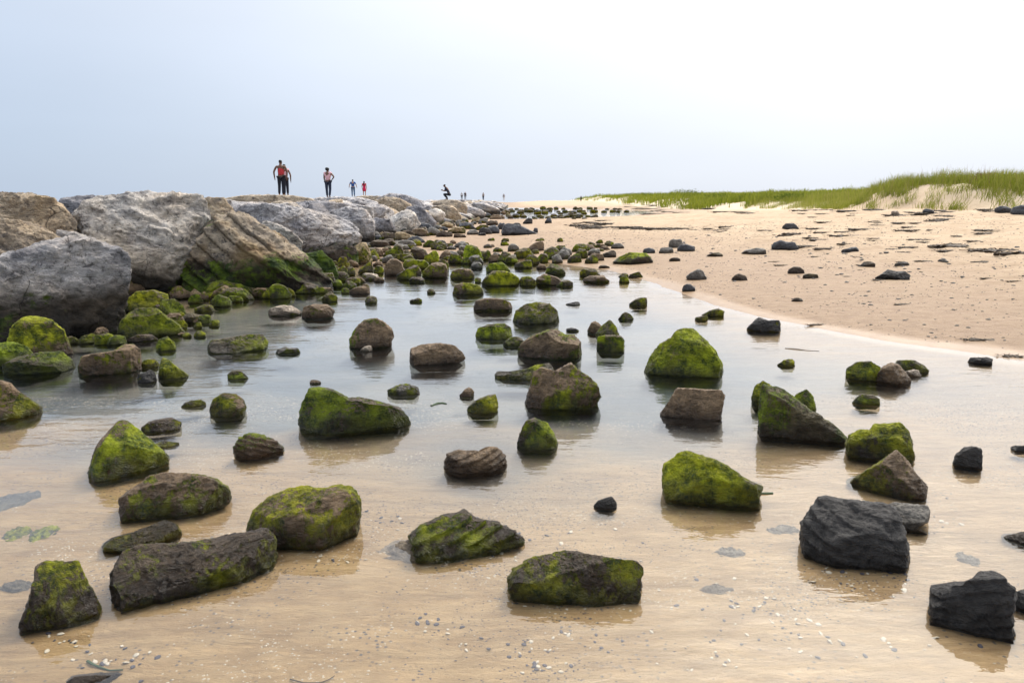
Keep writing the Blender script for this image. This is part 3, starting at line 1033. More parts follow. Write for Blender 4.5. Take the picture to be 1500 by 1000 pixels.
stone('small flat mossy stone next to the green cap', 'olive', 0.75, auto_poly(267, 585, 301, 597, 17), 597, 'T', group=G_POOL)
stone('small mossy stone in the blue water above the green cap', 'olive', 0.5, auto_poly(333, 543, 363, 556, 18), 557, 'T', group=G_POOL)
stone('mossy shark-fin stone by the dark jetty reflection', 'brown', 0.6, [(232, 552), (234, 536), (238, 524), (248, 527), (262, 540), (275, 549)], 557, 'L', group=G_POOL)
stone('small wet black stone between the shark fin and the brown slab', 'dark', 0.1, auto_poly(200, 541, 229, 561, 19), 562, name='black_rock', group=G_POOL)
stone('brown slab with a mossy raised end beside the jetty', 'brown', 0.35, [(115, 536), (120, 522), (140, 518), (165, 515), (180, 506), (195, 504), (204, 513), (206, 540)], 551, 'R', group=G_POOL)
stone('bright mossy rock with a gold-green lip sticking out over dark water', 'olive', 0.6, [(304, 508), (310, 498), (335, 495), (365, 490), (385, 490), (392, 500), (390, 511)], 518, 'T', group=G_POOL)
stone('layered pale brown stone in front of the long mossy rock', 'brown', 0.3, [(345, 656), (352, 643), (365, 636), (385, 640), (405, 650), (414, 657)], 669, 'B', strata=1.0, group=G_POOL)
stone('tiny brown stone above the long mossy rock', 'brown', 0.2, auto_poly(454, 556, 471, 563, 20), 563, name='rock', group=G_POOL)
stone('flat pale green stone near the gold-lipped mossy rock', 'grey', 0.5, auto_poly(404, 508, 440, 519, 21), 519, group=G_POOL)
stone('pair-end pale slab lying flat off the jetty foot', 'light', 0.1, auto_poly(395, 447, 443, 462, 22), 463, name='rock', group=G_POOL, deep=0.6)
stone('brown block beside the pale slabs off the jetty foot', 'brown', 0.1, [(442, 460), (445, 450), (460, 446), (480, 446), (490, 455), (487, 463)], 467, name='rock', group=G_POOL)
stone('small dark mossy stone near the jetty toe', 'olive', 0.5, [(471, 438), (477, 430), (485, 427), (495, 435), (494, 440)], 442, 'T', group=G_POOL)
stone('flat brown stone with a dark end in the calm water', 'brown', 0.0, [(512, 426), (520, 422), (532, 419), (541, 421), (542, 428)], 431, name='rock', group=G_POOL)
stone('small dark mossy diamond in the calm water', 'olive', 0.5, auto_poly(535, 432, 553, 444, 24), 445, group=G_POOL)
stone('tiny mossy tip beside the dark diamond', 'olive', 0.5, auto_poly(601, 436, 618, 443, 25), 443, group=G_POOL)
stone('tiny dark tip in open water below the wide mossy slab', 'olive', 0.3, auto_poly(626, 423, 638, 430, 26), 430, group=G_POOL)

# --- stones lying under the water
for k, (lab, tn, ms, bx) in enumerate([
        ('smooth grey slab lying just under the water beside the layered mossy rock', 'grey', 0.25, (548, 788, 690, 840)),
        ('blue-grey sunken stone off the mossy pyramid, cut by the picture edge', 'umber', 0.1, (-20, 722, 48, 754)),
        ('first small green sunken stone in the row behind the olive hump', 'slate', 0.4, (6, 778, 50, 797)),
        ('second green sunken stone in the row behind the olive hump', 'slate', 0.45, (44, 776, 84, 799)),
        ('dark sunken stone beside the upright flat-topped stone', 'slate', 0.0, (0, 857, 52, 873)),
        ('grey sunken stone on the open sand bed', 'slate', 0.0, (1040, 806, 1100, 824)),
        ('slim grey sunken stone with a dark tip', 'grey', 0.0, (1018, 864, 1078, 877)),
        ('grey sunken stone beside the large bare black block', 'slate', 0.0, (1118, 773, 1178, 788)),
        ('small sunken stone beyond the ridged charcoal block', 'slate', 0.0, (1396, 818, 1434, 836))]):
    x0, y0, x1, y1 = bx
    c = ground0((x0 + x1) / 2, (y0 + y1) / 2, -0.05)
    dd = float(np.linalg.norm(c - CAM))
    w = (x1 - x0) / FPX * dd * 0.5
    hh = (y1 - y0) / FPX * dd / max(0.2, -ray((x0 + x1) / 2, (y0 + y1) / 2)[2]) * 0.5
    d, F = ICO[4]
    n = fbm(d * 1.6 + k * 9.1, 3, seed=900 + k)
    V = d * (1 + 0.2 * n)[:, None] * np.array([w * 0.9, hh * (0.9 if k else 0.6), 0.075])
    V[:, 2] = V[:, 2] * 0.75 + 0.02 * fbm(d * 5 + k, 3, seed=k)
    bz = float(terrain(np.array([c[0]]), np.array([c[1]]))[0])
    C = np.array([c[0], c[1], bz - 0.038 + (0.024 if lab.startswith('smooth grey slab') else 0)])
    ms = 0.3 * ms if 'green' in lab else 0.0
    finish_rock('sunken_rock', V + C, F, C, -9.0, {'slate': (0.125, 0.105, 0.075), 'grey': (0.175, 0.14, 0.10), 'umber': (0.10, 0.09, 0.07)}[tn], ms, 'T', 900 + k, max(w, 0.05), lab, 'rock', 'stones lying under the shallow water', M_ROCK, wetband=0.01)

# --- the mossy heap at the jetty foot
G_TOE = 'mossy rocks at the foot of the jetty'
stone('rounded mossy boulder with a bare grey crown against the nearest jetty boulder', 'brown', 0.55,
      [(10, 510), (13, 490), (18, 478), (35, 466), (55, 465), (75, 470), (92, 483), (102, 505), (110, 520)], 526, 'B', group=G_TOE)
stone('mossy rock partly hidden behind the bright green slab', 'olive', 0.85, [(-22, 530), (-15, 512), (0, 503), (20, 502), (38, 508), (50, 520)], 538, 'T', group=G_TOE)
stone('bright green mossy slab sloping into dark water', 'olive', 0.8, [(4, 534), (25, 524), (60, 516), (90, 515), (105, 528), (110, 538)], 549, 'T', group=G_TOE)
stone('brown rounded rock with a mossy shoulder, cut by the picture edge above the water', 'brown', 0.5,
      [(-50, 600), (-40, 575), (-20, 562), (0, 557), (15, 562), (28, 576), (45, 586), (60, 597), (62, 604)], 621, 'T', group=G_TOE)
stone('yellow-green mossy hump under the nearest jetty boulder', 'olive', 0.72, [(173, 488), (178, 470), (190, 458), (205, 452), (230, 452), (245, 465), (262, 475), (270, 487)], 496, 'T', group=G_TOE)
stone('small bright mossy stone in front of the yellow-green hump', 'olive', 0.85, [(229, 509), (233, 498), (245, 493), (256, 502), (258, 510)], 515, 'T', group=G_TOE)
stone('arched mossy rock above the yellow-green hump', 'olive', 0.8, [(182, 455), (185, 440), (200, 428), (225, 425), (245, 432), (248, 450)], 458, 'T', group=G_TOE)
stone('curved mossy rib of rock beside the arched mossy rock', 'olive', 0.75, [(232, 455), (238, 440), (255, 438), (268, 448), (273, 462)], 468, 'T', group=G_TOE)
stone('brown stone with a mossy edge wedged below the pale jetty boulder', 'brown', 0.3, [(174, 428), (176, 408), (185, 402), (200, 410), (212, 422)], 434, 'R', group=G_TOE)
stone('flat-topped mossy block wedged below the pale jetty boulder', 'tan', 0.6, [(214, 418), (220, 408), (240, 403), (255, 406), (258, 425)], 433, 'F', group=G_TOE)
stone('little mossy stone behind the flat-topped mossy block', 'olive', 0.5, [(188, 406), (195, 402), (212, 401), (218, 408)], 413, 'T', group=G_TOE)
stone('small tan pointed stone in the gap between two big jetty boulders', 'tan', 0.1, [(278, 430), (285, 423), (300, 434), (304, 437)], 437, name='rock', group=G_TOE)
stone('mossy ledge at the foot of the layered tan boulder', 'olive', 0.75, [(303, 424), (308, 415), (325, 411), (350, 416), (372, 424), (374, 432)], 436, 'T', group=G_TOE)
stone('lower mossy ledge half in the water at the foot of the layered tan boulder', 'olive', 0.6, [(318, 434), (335, 422), (355, 422), (368, 432), (372, 438)], 441, 'T', group=G_TOE)
stone('dark weedy stone in the wet corner beside the yellow-green hump', 'olive', 0.4, [(262, 468), (275, 459), (300, 462), (306, 470)], 474, 'T', group=G_TOE)
stone('low mossy stone in the wet corner below the tan pointed stone', 'olive', 0.5, [(285, 452), (298, 446), (311, 447), (314, 455)], 458, 'T', group=G_TOE)
stone('low green stone between the brown slab and the shark-fin stone', 'olive', 0.7, [(203, 534), (212, 527), (226, 525), (234, 534)], 540, 'T', group=G_TOE)
stone('flat brown stone under the yellow-green hump at the waterline', 'umber', 0.1, [(182, 499), (200, 491), (222, 490), (232, 497)], 502, name='rock', group=G_TOE)
small([(430, 414, 470, 430), (455, 398, 492, 418), (488, 398, 512, 412), (478, 388, 500, 402), (494, 376, 512, 392), (486, 368, 502, 382), (470, 404, 486, 416), (504, 390, 520, 404), (500, 364, 516, 376), (484, 382, 496, 392)],
      'dark mossy rock packed into the corner beyond the layered tan boulder', ('umber', 'olive'), (0.55, 0.45), G_TOE, marks=[('layered boulder', 450, 429), ('mossy end boulder', 465, 414), ('dark wet block', 490, 390), ('tall tan stone', 528, 388)])

rj = np.random.default_rng(33)
jum = []
for (ax, ay, bx_, by_, n_, s0, s1) in [(168, 420, 270, 432, 9, 20, 34), (255, 432, 330, 446, 9, 16, 28), (320, 440, 440, 432, 11, 18, 32), (430, 428, 500, 408, 9, 16, 28), (205, 440, 265, 480, 7, 18, 30), (262, 470, 322, 482, 6, 12, 22), (232, 488, 300, 500, 5, 12, 22), (100, 498, 180, 502, 5, 22, 36), (455, 432, 540, 418, 8, 12, 22)]:
    for k in range(n_):
        f = (k + rj.uniform(0.1, 0.9)) / n_
        w_ = rj.uniform(s0, s1)
        x_, y_ = ax + (bx_ - ax) * f + rj.uniform(-4, 4), ay + (by_ - ay) * f + rj.uniform(-7, 7)
        jum.append((x_ - w_ / 2, y_ - w_ * rj.uniform(0.45, 0.75), x_ + w_ / 2, y_))
small(jum, '', ('olive', 'umber', 'olive', 'brown', 'umber'), (0.8, 0.65, 0.7, 0.35, 0.85), G_TOE, marks=[
    ('great pale boulder', 230, 416), ('tan pointed stone', 291, 437), ('layered boulder', 380, 429), ('arched mossy rock', 215, 458), ('yellow-green hump', 220, 496), ('mossy rib', 252, 468),
    ('dark weedy stone', 285, 474), ('mossy ledge', 340, 436), ('brown slab', 160, 551), ('gold-lipped rock', 350, 518), ('mossy end boulder', 465, 414), ('tall tan stone', 530, 388), ('pale slabs', 420, 463), ('nearest huge boulder', 120, 506)])

# --- the crowded band of rocks at the far edge of the pool
rb = np.random.default_rng(71)
BAND_MORE = []
for k in range(74):
    t_ = rb.uniform(0, 1)
    x_ = 512 + 385 * t_
    y_ = 352 + (46 - 22 * abs(t_ - 0.25) - 12 * t_) * rb.uniform(0, 1) ** 0.8
    w_ = rb.uniform(7, 17) * (0.75 + (y_ - 352) / 70)
    BAND_MORE.append((x_ - w_ / 2, y_ - w_ * rb.uniform(0.4, 0.7), x_ + w_ / 2, y_))
RUB_MORE = []
for k in range(46):
    t_ = rb.uniform(0, 1)
    x_ = 560 + 175 * t_ + rb.uniform(-16, 26)
    y_ = 353 - 38 * t_ + rb.uniform(-7, 5)
    w_ = rb.uniform(8, 18) * (1 - 0.45 * t_)
    RUB_MORE.append((x_ - w_ / 2, y_ - w_ * rb.uniform(0.4, 0.7), x_ + w_ / 2, y_))
G_BAND = 'rocks crowded along the far edge of the tide pool'
for lab, tn, ms, bx, md in [
        ('big round mossy boulder like a green ball in the crowded band', 'olive', 0.8, (679, 358, 706, 386), 'T'),
        ('tall tan upright stone at the jetty end of the crowded band', 'tan', 0.1, (515, 356, 546, 388), 'N'),
        ('dark mossy round stone below the tall tan upright stone', 'umber', 0.6, (525, 384, 548, 401), 'T'),
        ('bare brown pyramid stone in the crowded band', 'brown', 0.0, (562, 380, 592, 403), 'N'),
        ('dark stone with a bright yellow-green cap in the crowded band', 'umber', 0.55, (580, 389, 618, 409), 'T'),
        ('brown triangular rock with one mossy shoulder in the crowded band', 'brown', 0.3, (617, 385, 656, 407), 'R'),
        ('long mossy rock lying behind the bright-capped dark stone', 'olive', 0.7, (590, 379, 629, 394), 'T'),
        ('thick mossy stone at the water side of the round green boulder', 'olive', 0.6, (639, 380, 658, 397), 'T'),
        ('grey-green stone leaning on the round green boulder', 'grey', 0.3, (686, 374, 707, 387), 'T'),
        ('small mossy boulder beside the round green boulder', 'olive', 0.6, (704, 366, 720, 381), 'T'),
        ('brown rock with a mossy crest standing clear of the crowded band', 'brown', 0.45, (660, 392, 696, 409), 'T'),
        ('wide mossy slab with a dark face, standing in open water', 'olive', 0.55, (706, 397, 762, 418), 'L'),
        ('half brown, half mossy block below the wide mossy slab', 'brown', 0.5, (661, 414, 706, 432), 'L'),
        ('dark mossy rock behind the wide mossy slab', 'umber', 0.7, (711, 383, 747, 399), 'T'),
        ('mossy rock with an olive top between two dark boulders', 'olive', 0.5, (752, 381, 781, 393), 'T'),
        ('peaked mossy boulder in the middle of the far water', 'olive', 0.5, (799, 387, 827, 402), 'T'),
        ('mossy triangle beside the flat brown rock', 'olive', 0.55, (761, 405, 786, 419), 'L'),
        ('flat brown rock with a mossy end in the far water', 'brown', 0.3, (783, 401, 823, 418), 'R'),
        ('small mossy cone beyond the end of the flat brown rock', 'olive', 0.4, (815, 410, 839, 420), 'T'),
        ('mossy stone with a brown point near the sand', 'olive', 0.5, (850, 393, 878, 405), 'T'),
        ('wide flat brown stone near the sand', 'brown', 0.2, (855, 403, 893, 414), 'T'),
        ('small mossy stone first of three by the sand edge', 'olive', 0.5, (906, 400, 921, 406), 'T'),
        ('small mossy stone second of three by the sand edge', 'olive', 0.6, (907, 404, 922, 414), 'T'),
        ('small dark stone third of three by the sand edge', 'umber', 0.3, (921, 398, 941, 407), 'T'),
        ('grey-brown tilted stone lying apart on the sand above the crowded band', 'grey', 0.0, (664, 353, 684, 363), 'N'),
        ('dark brown block behind the bright-capped dark stone', 'umber', 0.1, (600, 361, 627, 381), 'N'),
        ('deep green boulder between the dark brown block and the round green boulder', 'umber', 0.75, (620, 367, 643, 388), 'T'),
        ('pale flat slab at the water edge below the tall tan upright stone', 'light', 0.1, (530, 400, 556, 410), 'N'),
        ('low brown slab next to the pale flat slab', 'brown', 0.1, (506, 406, 536, 415), 'N'),
        ('dark flat-topped block near the jetty end of the crowded band', 'umber', 0.0, (538, 350, 569, 362), 'N')]:
    stone(lab, tn, ms, auto_poly(*bx, 70 + len(STONES)), bx[3], md, group=G_BAND, name='mossy_rock' if ms > 0.15 else 'rock')
small([(548, 388, 562, 401), (545, 362, 562, 376), (562, 358, 592, 379), (576, 370, 601, 383), (555, 373, 577, 386), (530, 364, 556, 381), (548, 406, 563, 413), (600, 405, 623, 414),
       (630, 354, 655, 366), (640, 352, 656, 362), (695, 406, 705, 414), (644, 366, 662, 380), (656, 372, 680, 386), (664, 366, 680, 376), (575, 356, 600, 366), (596, 350, 618, 360),
       (716, 372, 731, 384), (730, 369, 752, 385), (722, 362, 736, 369), (743, 357, 761, 368), (752, 363, 782, 379), (776, 353, 797, 367), (785, 371, 802, 385), (796, 362, 822, 380),
       (816, 366, 836, 380), (838, 357, 861, 369), (855, 357, 871, 366), (830, 371, 851, 385), (844, 364, 862, 379), (860, 364, 879, 374), (856, 373, 876, 386), (862, 371, 885, 382),
       (770, 374, 790, 388), (740, 374, 758, 386), (808, 372, 824, 386), (812, 358, 830, 368), (786, 386, 800, 394), (620, 352, 640, 362), (588, 366, 604, 378), (690, 384, 708, 394)] + BAND_MORE,
      'small mossy or brown rock packed in the crowded band beyond the pool', ('olive', 'brown', 'umber', 'olive', 'grey'), (0.6, 0.0, 0.5, 0.45, 0.1), G_BAND, marks=[
          ('green ball boulder', 692, 386), ('tall tan stone', 530, 388), ('bare brown pyramid', 577, 403), ('yellow-capped stone', 599, 409), ('brown shouldered triangle', 636, 407),
          ('dark brown block', 613, 381), ('deep green boulder', 631, 388), ('pale flat slab', 543, 410), ('tilted sand stone', 674, 363), ('wide mossy slab', 734, 418),
          ('olive-topped rock', 766, 393), ('peaked mossy boulder', 812, 402), ('mossy sand boulder', 927, 386), ('brown-pointed mossy stone', 864, 405), ('long dark wedge', 760, 344)])
small([(536, 338, 558, 350), (556, 340, 580, 352), (576, 340, 604, 352), (602, 334, 628, 346), (596, 346, 622, 356), (624, 334, 646, 345), (640, 338, 664, 347), (656, 332, 682, 342), (664, 342, 682, 348), (672, 326, 696, 336),
       (684, 336, 702, 344), (696, 328, 716, 337), (646, 325, 664, 334), (628, 326, 648, 334), (610, 326, 632, 335), (700, 319, 716, 327), (712, 322, 730, 330), (690, 318, 704, 326), (718, 314, 734, 321), (704, 312, 720, 318), (582, 352, 610, 362), (560, 350, 582, 360)] + RUB_MORE,
      'brown or grey rubble stone scattered between the jetty and the sand bar', ('grey', 'umber', 'tan', 'brown', 'slate'), (0.0, 0.25, 0.0, 0.3), 'rubble stones below the jetty', name='rock', marks=[
          ('dark flat-topped block', 553, 362), ('smooth pale slab', 580, 341), ('slanting dark boulder', 618, 336), ('peach-coloured boulder', 650, 328), ('tilted sand stone', 674, 363), ('long dark wedge', 760, 344), ('falling grey boulder', 686, 324)])

# --- stones on the sand
G_SAND = 'stones lying on the sand'
stone('large low boulder on the sand, black above and green mossy below', 'umber', 0.5, [(898, 383), (908, 376), (922, 370), (945, 371), (953, 378), (956, 384)], 386, 'B', group=G_SAND)
for lab, tn, bx in [
        ('round grey stone sitting on the damp sand near the pool', 'grey', (1006, 394, 1034, 410)),
        ('small grey pointed stone nearer the water than the round grey stone', 'slate', (1000, 416, 1018, 427)),
        ('low brown stone on the damp sand beside the round grey stone', 'umber', (1071, 401, 1094, 411)),
        ('upper stone of the little cluster on the sand', 'grey', (981, 350, 1002, 363)),
        ('slanting dark stone at the end of the little cluster', 'slate', (991, 357, 1018, 368)),
        ('flat stone in front of the little cluster', 'grey', (966, 362, 987, 371)),
        ('bluish dark stone between the mossy sand boulder and the little cluster', 'slate', (941, 363, 960, 371)),
        ('small red-brown stone below the little cluster', 'umber', (980, 377, 997, 383)),
        ('flat mound-like stone with a dark end on the open sand', 'grey', (1085, 363, 1123, 372)),
        ('thin dark stone short of the flat mound-like stone', 'olive', (1035, 370, 1058, 376)),
        ('dark wedge with a raised fin on the open sand', 'slate', (1129, 352, 1168, 366)),
        ('small slate stone right of the raised-fin wedge, towards the dune', 'slate', (1231, 362, 1257, 370)),
        ('black oval stone, the largest on the open sand', 'dark', (1284, 395, 1334, 410)),
        ('rounded dark brown stone in front of the raised-fin wedge', 'umber', (1155, 391, 1179, 401)),
        ('flat olive stone next to the rounded dark brown stone', 'olive', (1176, 400, 1200, 408)),
        ('low brown stone behind the black oval stone', 'umber', (1257, 383, 1281, 391)),
        ('flat grey stone behind the black oval stone', 'grey', (1309, 384, 1332, 390)),
        ('small grey stone standing apart near the seaweed line', 'grey', (1373, 378, 1389, 385)),
        ('bluish block on the dry sand far from the pool', 'slate', (1146, 327, 1169, 336)),
        ('grey squared block at the foot of the dune', 'slate', (1456, 302, 1483, 312)),
        ('dark boulder at the foot of the dune, cut by the picture edge', 'slate', (1482, 299, 1520, 315)),
        ('small dark block on pale sand below the dune', 'slate', (1352, 306, 1369, 313)),
        ('pale stone half buried below the dune grass', 'light', (1305, 308, 1318, 316)),
        ('tiny dark stone with weed near the water edge', 'umber', (1160, 436, 1177, 442)),
        ('small stone on the sand just beyond the crowded band', 'grey', (896, 356, 914, 364)),
        ('flat dark stone at the sandy end of the crowded band', 'umber', (882, 366, 902, 377)),
        ('thin brown stone lying by the sandy end of the crowded band', 'umber', (877, 388, 893, 393))]:
    stone(lab, tn, 0.0, auto_poly(*bx, 170 + len(STONES)), bx[3], group=G_SAND, name='rock')
stone('long dark wedge of rock lying on the sand bar with a blunt high end', 'slate', 0.0, [(735, 341), (737, 330), (745, 327), (760, 330), (775, 337), (787, 342)], 344, group=G_SAND, name='rock')
small([(714, 330, 732, 342), (700, 332, 720, 343), (728, 326, 742, 336), (766, 319, 780, 328), (798, 318, 808, 327), (752, 326, 764, 332), (780, 333, 788, 341), (700, 341, 712, 345)],
      'dark stone near the long wedge on the sand bar', ('slate', 'dark'), 0.0, 'dark stones on the sand bar', name='rock', marks=[('long dark wedge', 760, 344), ('distant pool', 780, 320), ('falling grey boulder', 690, 324)])
far_boxes = []
r2 = np.random.default_rng(4)
for row, (ya, xa, xb, n, s) in enumerate([(306.5, 738, 915, 15, 7.0), (310.5, 736, 920, 19, 8.0), (313.0, 740, 860, 7, 8), (317.5, 742, 872, 16, 8), (320.5, 780, 862, 8, 7)]):
    for k in range(n):
        x = xa + (xb - xa) * (k + r2.uniform(0.1, 0.9)) / n
        w = s * r2.uniform(0.7, 1.5)
        y = ya + r2.uniform(-0.7, 0.7)
        far_boxes.append((x - w / 2, y - w * r2.uniform(0.28, 0.5), x + w / 2, y))
small(far_boxes, 'distant dark weedy rock in the far pool beyond the sand bar', ('dark', 'umber', 'olive'), (0.3, 0.4, 0.2), 'rocks in the distant pool', lev=2)

# ------------------------------------------------------------------ the jetty
G_JET = 'boulders of the jetty'
JB = dict(name='jetty_boulder', cat='boulder', group=G_JET, mat=M_BOULDER, cuts=16, strata=0.15, wetband=0.12, box=0.42, rough=1.15)
stone('nearest huge grey jetty boulder, pale on top and black at its foot', 'jetty', 0.25,
      [(-110, 480), (-105, 400), (-60, 392), (-20, 388), (20, 378), (60, 364), (100, 357), (130, 360), (160, 368), (175, 378), (182, 390), (179, 412), (176, 440), (168, 475)], 506, 'F', deep=1.0, tide=0.58, **JB)
stone('warm grey rounded boulder behind the nearest huge one', 'warm', 0.0,
      [(-110, 385), (-70, 335), (-30, 322), (0, 322), (30, 325), (60, 335), (85, 350), (95, 368)], 400, dist=12.4, tide=0.2, rust=0.5, **JB)
stone('flat sharp-edged slab lying behind the top of the nearest huge boulder', 'pale', 0.0,
      [(80, 362), (85, 338), (110, 342), (150, 357), (172, 370), (178, 380), (172, 392)], 400, dist=12.6, tide=0.2, **JB)
stone('broad jetty-top boulder with a tan lid and a dark notch, at the picture edge', 'warm', 0.0,
      [(-80, 335), (-60, 290), (0, 284), (40, 286), (75, 292), (90, 305), (108, 325), (108, 340)], 352, dist=13.5, tide=0.2, rust=0.6, **JB)
stone('great pale blocky boulder with a flat top, largest of the jetty', 'pale', 0.15,
      [(104, 345), (112, 318), (130, 301), (160, 292), (200, 288), (260, 286), (290, 288), (299, 300), (301, 322), (298, 347), (290, 372), (277, 402)], 416, 'F', deep=0.95, dist=14.6, tide=0.48, rust=0.25, **JB)
stone('dark boulder in the gap behind the great pale boulder', 'dark_grey', 0.0, [(80, 312), (90, 290), (130, 288), (170, 288), (200, 300)], 330, dist=18, **JB)
stone('low tan block between the pale boulder and the layered boulder', 'warm', 0.0,
      [(280, 330), (288, 298), (305, 289), (328, 290), (338, 305), (350, 325)], 345, dist=17.0, rust=1.0, **JB)
stone('leaning layered boulder with cracked tan beds and a mossy foot', 'warm', 0.45,
      [(276, 405), (290, 365), (310, 335), (325, 322), (340, 316), (360, 318), (385, 335), (410, 350), (440, 375), (462, 392), (475, 408), (481, 420)], 429, 'B', deep=0.9, tide=0.60, rust=0.9, sax=(0.60, 0.80, -0.25), **dict(JB, strata=0.55))
stone('long low grey boulder with a dark undercut end, behind the layered boulder', 'jetty', 0.1,
      [(330, 335), (345, 312), (365, 302), (410, 303), (450, 308), (490, 318), (512, 325), (525, 345), (520, 362)], 372, dist=20.0, deep=1.0, tide=0.5, **JB)
stone('narrow whitish slab resting against the long low grey boulder', 'pale', 0.0, [(380, 334), (388, 324), (405, 328), (428, 342), (442, 354)], 362, dist=16.2, **JB)
stone('mossy dark boulder at the end of the layered boulder', 'dark_grey', 0.75, [(436, 400), (450, 372), (470, 368), (486, 382), (494, 402)], 414, 'T', tide=0.9, **JB)
stone('dark wet block under the undercut end of the long grey boulder', 'dark_grey', 0.3, [(455, 385), (470, 362), (500, 356), (520, 362), (524, 380)], 390, 'T', tide=0.9, **JB)
stone('pale flat jetty slab where the two walkers stand', 'warm', 0.0,
      [(318, 305), (330, 291), (355, 287.5), (400, 287), (430, 287.5), (452, 291), (470, 298), (480, 308)], 316, dist=37.0, deep=1.2, **JB)
stone('flat jetty slab where the woman in the pink top stands', 'jetty', 0.0,
      [(430, 308), (445, 296), (465, 290.5), (500, 290), (530, 290), (550, 296), (556, 306)], 316, dist=43.5, deep=1.2, **JB)
stone('grey boulder stepping down beyond the long low grey boulder', 'jetty', 0.0,
      [(470, 330), (485, 312), (510, 304), (535, 308), (548, 325), (546, 340)], 350, dist=27.0, tide=0.5, **JB)
stone('low grey jetty boulder in front of the slab with the woman', 'dark_grey', 0.0, [(396, 312), (410, 300), (450, 296), (500, 299), (530, 305), (540, 316)], 325, dist=30.0, **JB)
stone('jetty-top boulder where the two children stand', 'warm', 0.0,
      [(500, 300), (508, 291), (530, 288), (555, 288), (575, 293), (580, 302)], 310, dist=59.0, deep=1.3, **JB)
stone('high dark-backed hump on the jetty top past the children', 'dark_grey', 0.0, [(548, 302), (555, 289), (572, 284.5), (596, 287), (612, 293), (622, 302)], 312, dist=52.0, **JB)
stone('grey boulder wedged beneath the smooth pale slab', 'dark_grey', 0.0, [(530, 345), (538, 328), (552, 320), (570, 322), (580, 338), (580, 346)], 354, dist=31.0, tide=0.5, **JB)
stone('rounded warm boulder under the dark-backed hump', 'warm', 0.0, [(530, 312), (545, 296), (565, 289), (585, 291), (600, 300), (606, 314)], 322, dist=44.0, rust=0.4, **JB)
stone('smooth pale sloping slab by the sand, like a tilted table', 'pale', 0.0,
      [(543, 336), (560, 325), (580, 314), (596, 308), (606, 312), (616, 328), (608, 336)], 341, dist=36.0, **JB)
stone('dark slanting boulder next to the smooth pale slab', 'dark_grey', 0.0, [(590, 318), (596, 302), (610, 302), (625, 312), (640, 326), (636, 332)], 336, dist=41.0, **JB)
stone('round grey boulder beyond the slanting dark one', 'dark_grey', 0.0, [(614, 314), (618, 304), (628, 303), (634, 310), (636, 318)], 324, dist=48.0, **JB)
stone('peach-coloured boulder with a black hollow beneath it', 'warm', 0.0, [(626, 318), (634, 304), (648, 300), (662, 303), (674, 314), (676, 324)], 328, dist=52.0, rust=0.6, **JB)
stone('grey boulder falling towards the rubble past the peach-coloured one', 'jetty', 0.0, [(660, 318), (668, 305), (684, 302), (700, 306), (712, 313), (708, 320)], 324, dist=62.0, tide=0.5, **JB)
stone('long distant grey boulder near the far end of the jetty slope', 'jetty', 0.0, [(680, 308), (690, 299), (706, 297), (722, 302), (732, 308)], 314, dist=85.0, tide=0.5, **JB)
stone('boulder the crouching person is on', 'warm', 0.0, [(630, 302), (638, 295.5), (652, 293), (668, 293.5), (680, 298), (684, 304)], 310, dist=60.5, deep=1.3, **JB)

JMARKS = [('nearest huge boulder', 90, 10), ('broad tan-lidded boulder', 0, 13.5), ('great pale boulder', 210, 14.6), ('layered boulder', 380, 14), ('long low grey boulder', 430, 20), ('stepping-down grey boulder', 510, 27),
          ('flat slab with the two walkers', 400, 37), ('flat slab with the woman', 490, 43), ('smooth pale slab', 580, 36), ('dark-backed hump', 585, 52), ('slanting dark boulder', 618, 41), ('peach-coloured boulder', 650, 52)]
FILL_LAB = 'weathered grey boulder filling the jetty behind its front row'


def filler(x, y, top, w, seed):
    rng = np.random.default_rng(seed)
    k = rng.integers(7, 10)
    a = np.sort(rng.uniform(0, 2 * math.pi, k) * 0.35 + np.arange(k) * 2 * math.pi / k * 0.65 + np.arange(k) * 0.35 * 2 * math.pi / k)
    r = rng.uniform(0.8, 1.15, k)
    h = rng.uniform(0.62, 0.85) * w
    poly = np.stack([np.cos(a) * r * w * 0.5, np.sin(a) * r * h * 0.5], 1)
    lev = 4 if y < 45 else 3
    B, F = rock_body(poly, w * rng.uniform(0.42, 0.6), seed, lev, 9, 1.0, 0.5, (0, 1, 0), 0.55)
    th = rng.uniform(-0.9, 0.9)
    c, s = math.cos(th), math.sin(th)
    X = np.stack([B[:, 0] * c - B[:, 2] * s, B[:, 0] * s + B[:, 2] * c, B[:, 1]], 1)
    X[:, 2] += top - X[:, 2].max()
    X[:, 0] += x
    X[:, 1] += y
    C = np.array([x, y, float(X[:, 2].min() + 0.3)])
    tnm = ['jetty', 'dark_grey', 'pale', 'warm', 'jetty'][int(rng.integers(0, 5))]
    tn = TONES[tnm]
    far = y > 90
    px_, py_ = project(np.array([[x, y, top]]))
    mk = min(JMARKS, key=lambda q: abs(q[1] - float(px_[0])))
    lab = FILL_LAB
    if y < 48:
        nm = {'jetty': 'grey', 'dark_grey': 'dark grey', 'pale': 'pale', 'warm': 'tan'}[tnm]
        lab = f"{nm} jetty boulder " + ("behind" if y > mk[2] else "short of") + f" the {mk[0]}" + (", on its seaward side" if x < -10 else "")
    finish_rock('jetty_boulder', X, F, C, 0.0, tn, 0.2, 'F', seed, w, 'distant grey boulder in the far stretch of the jetty' if far else FILL_LAB,
                'boulder', 'boulders in the far stretch of the jetty' if far else 'boulders filling the jetty', M_BOULDER, 0.4, float(rng.uniform(0, 0.5)), 0.1)


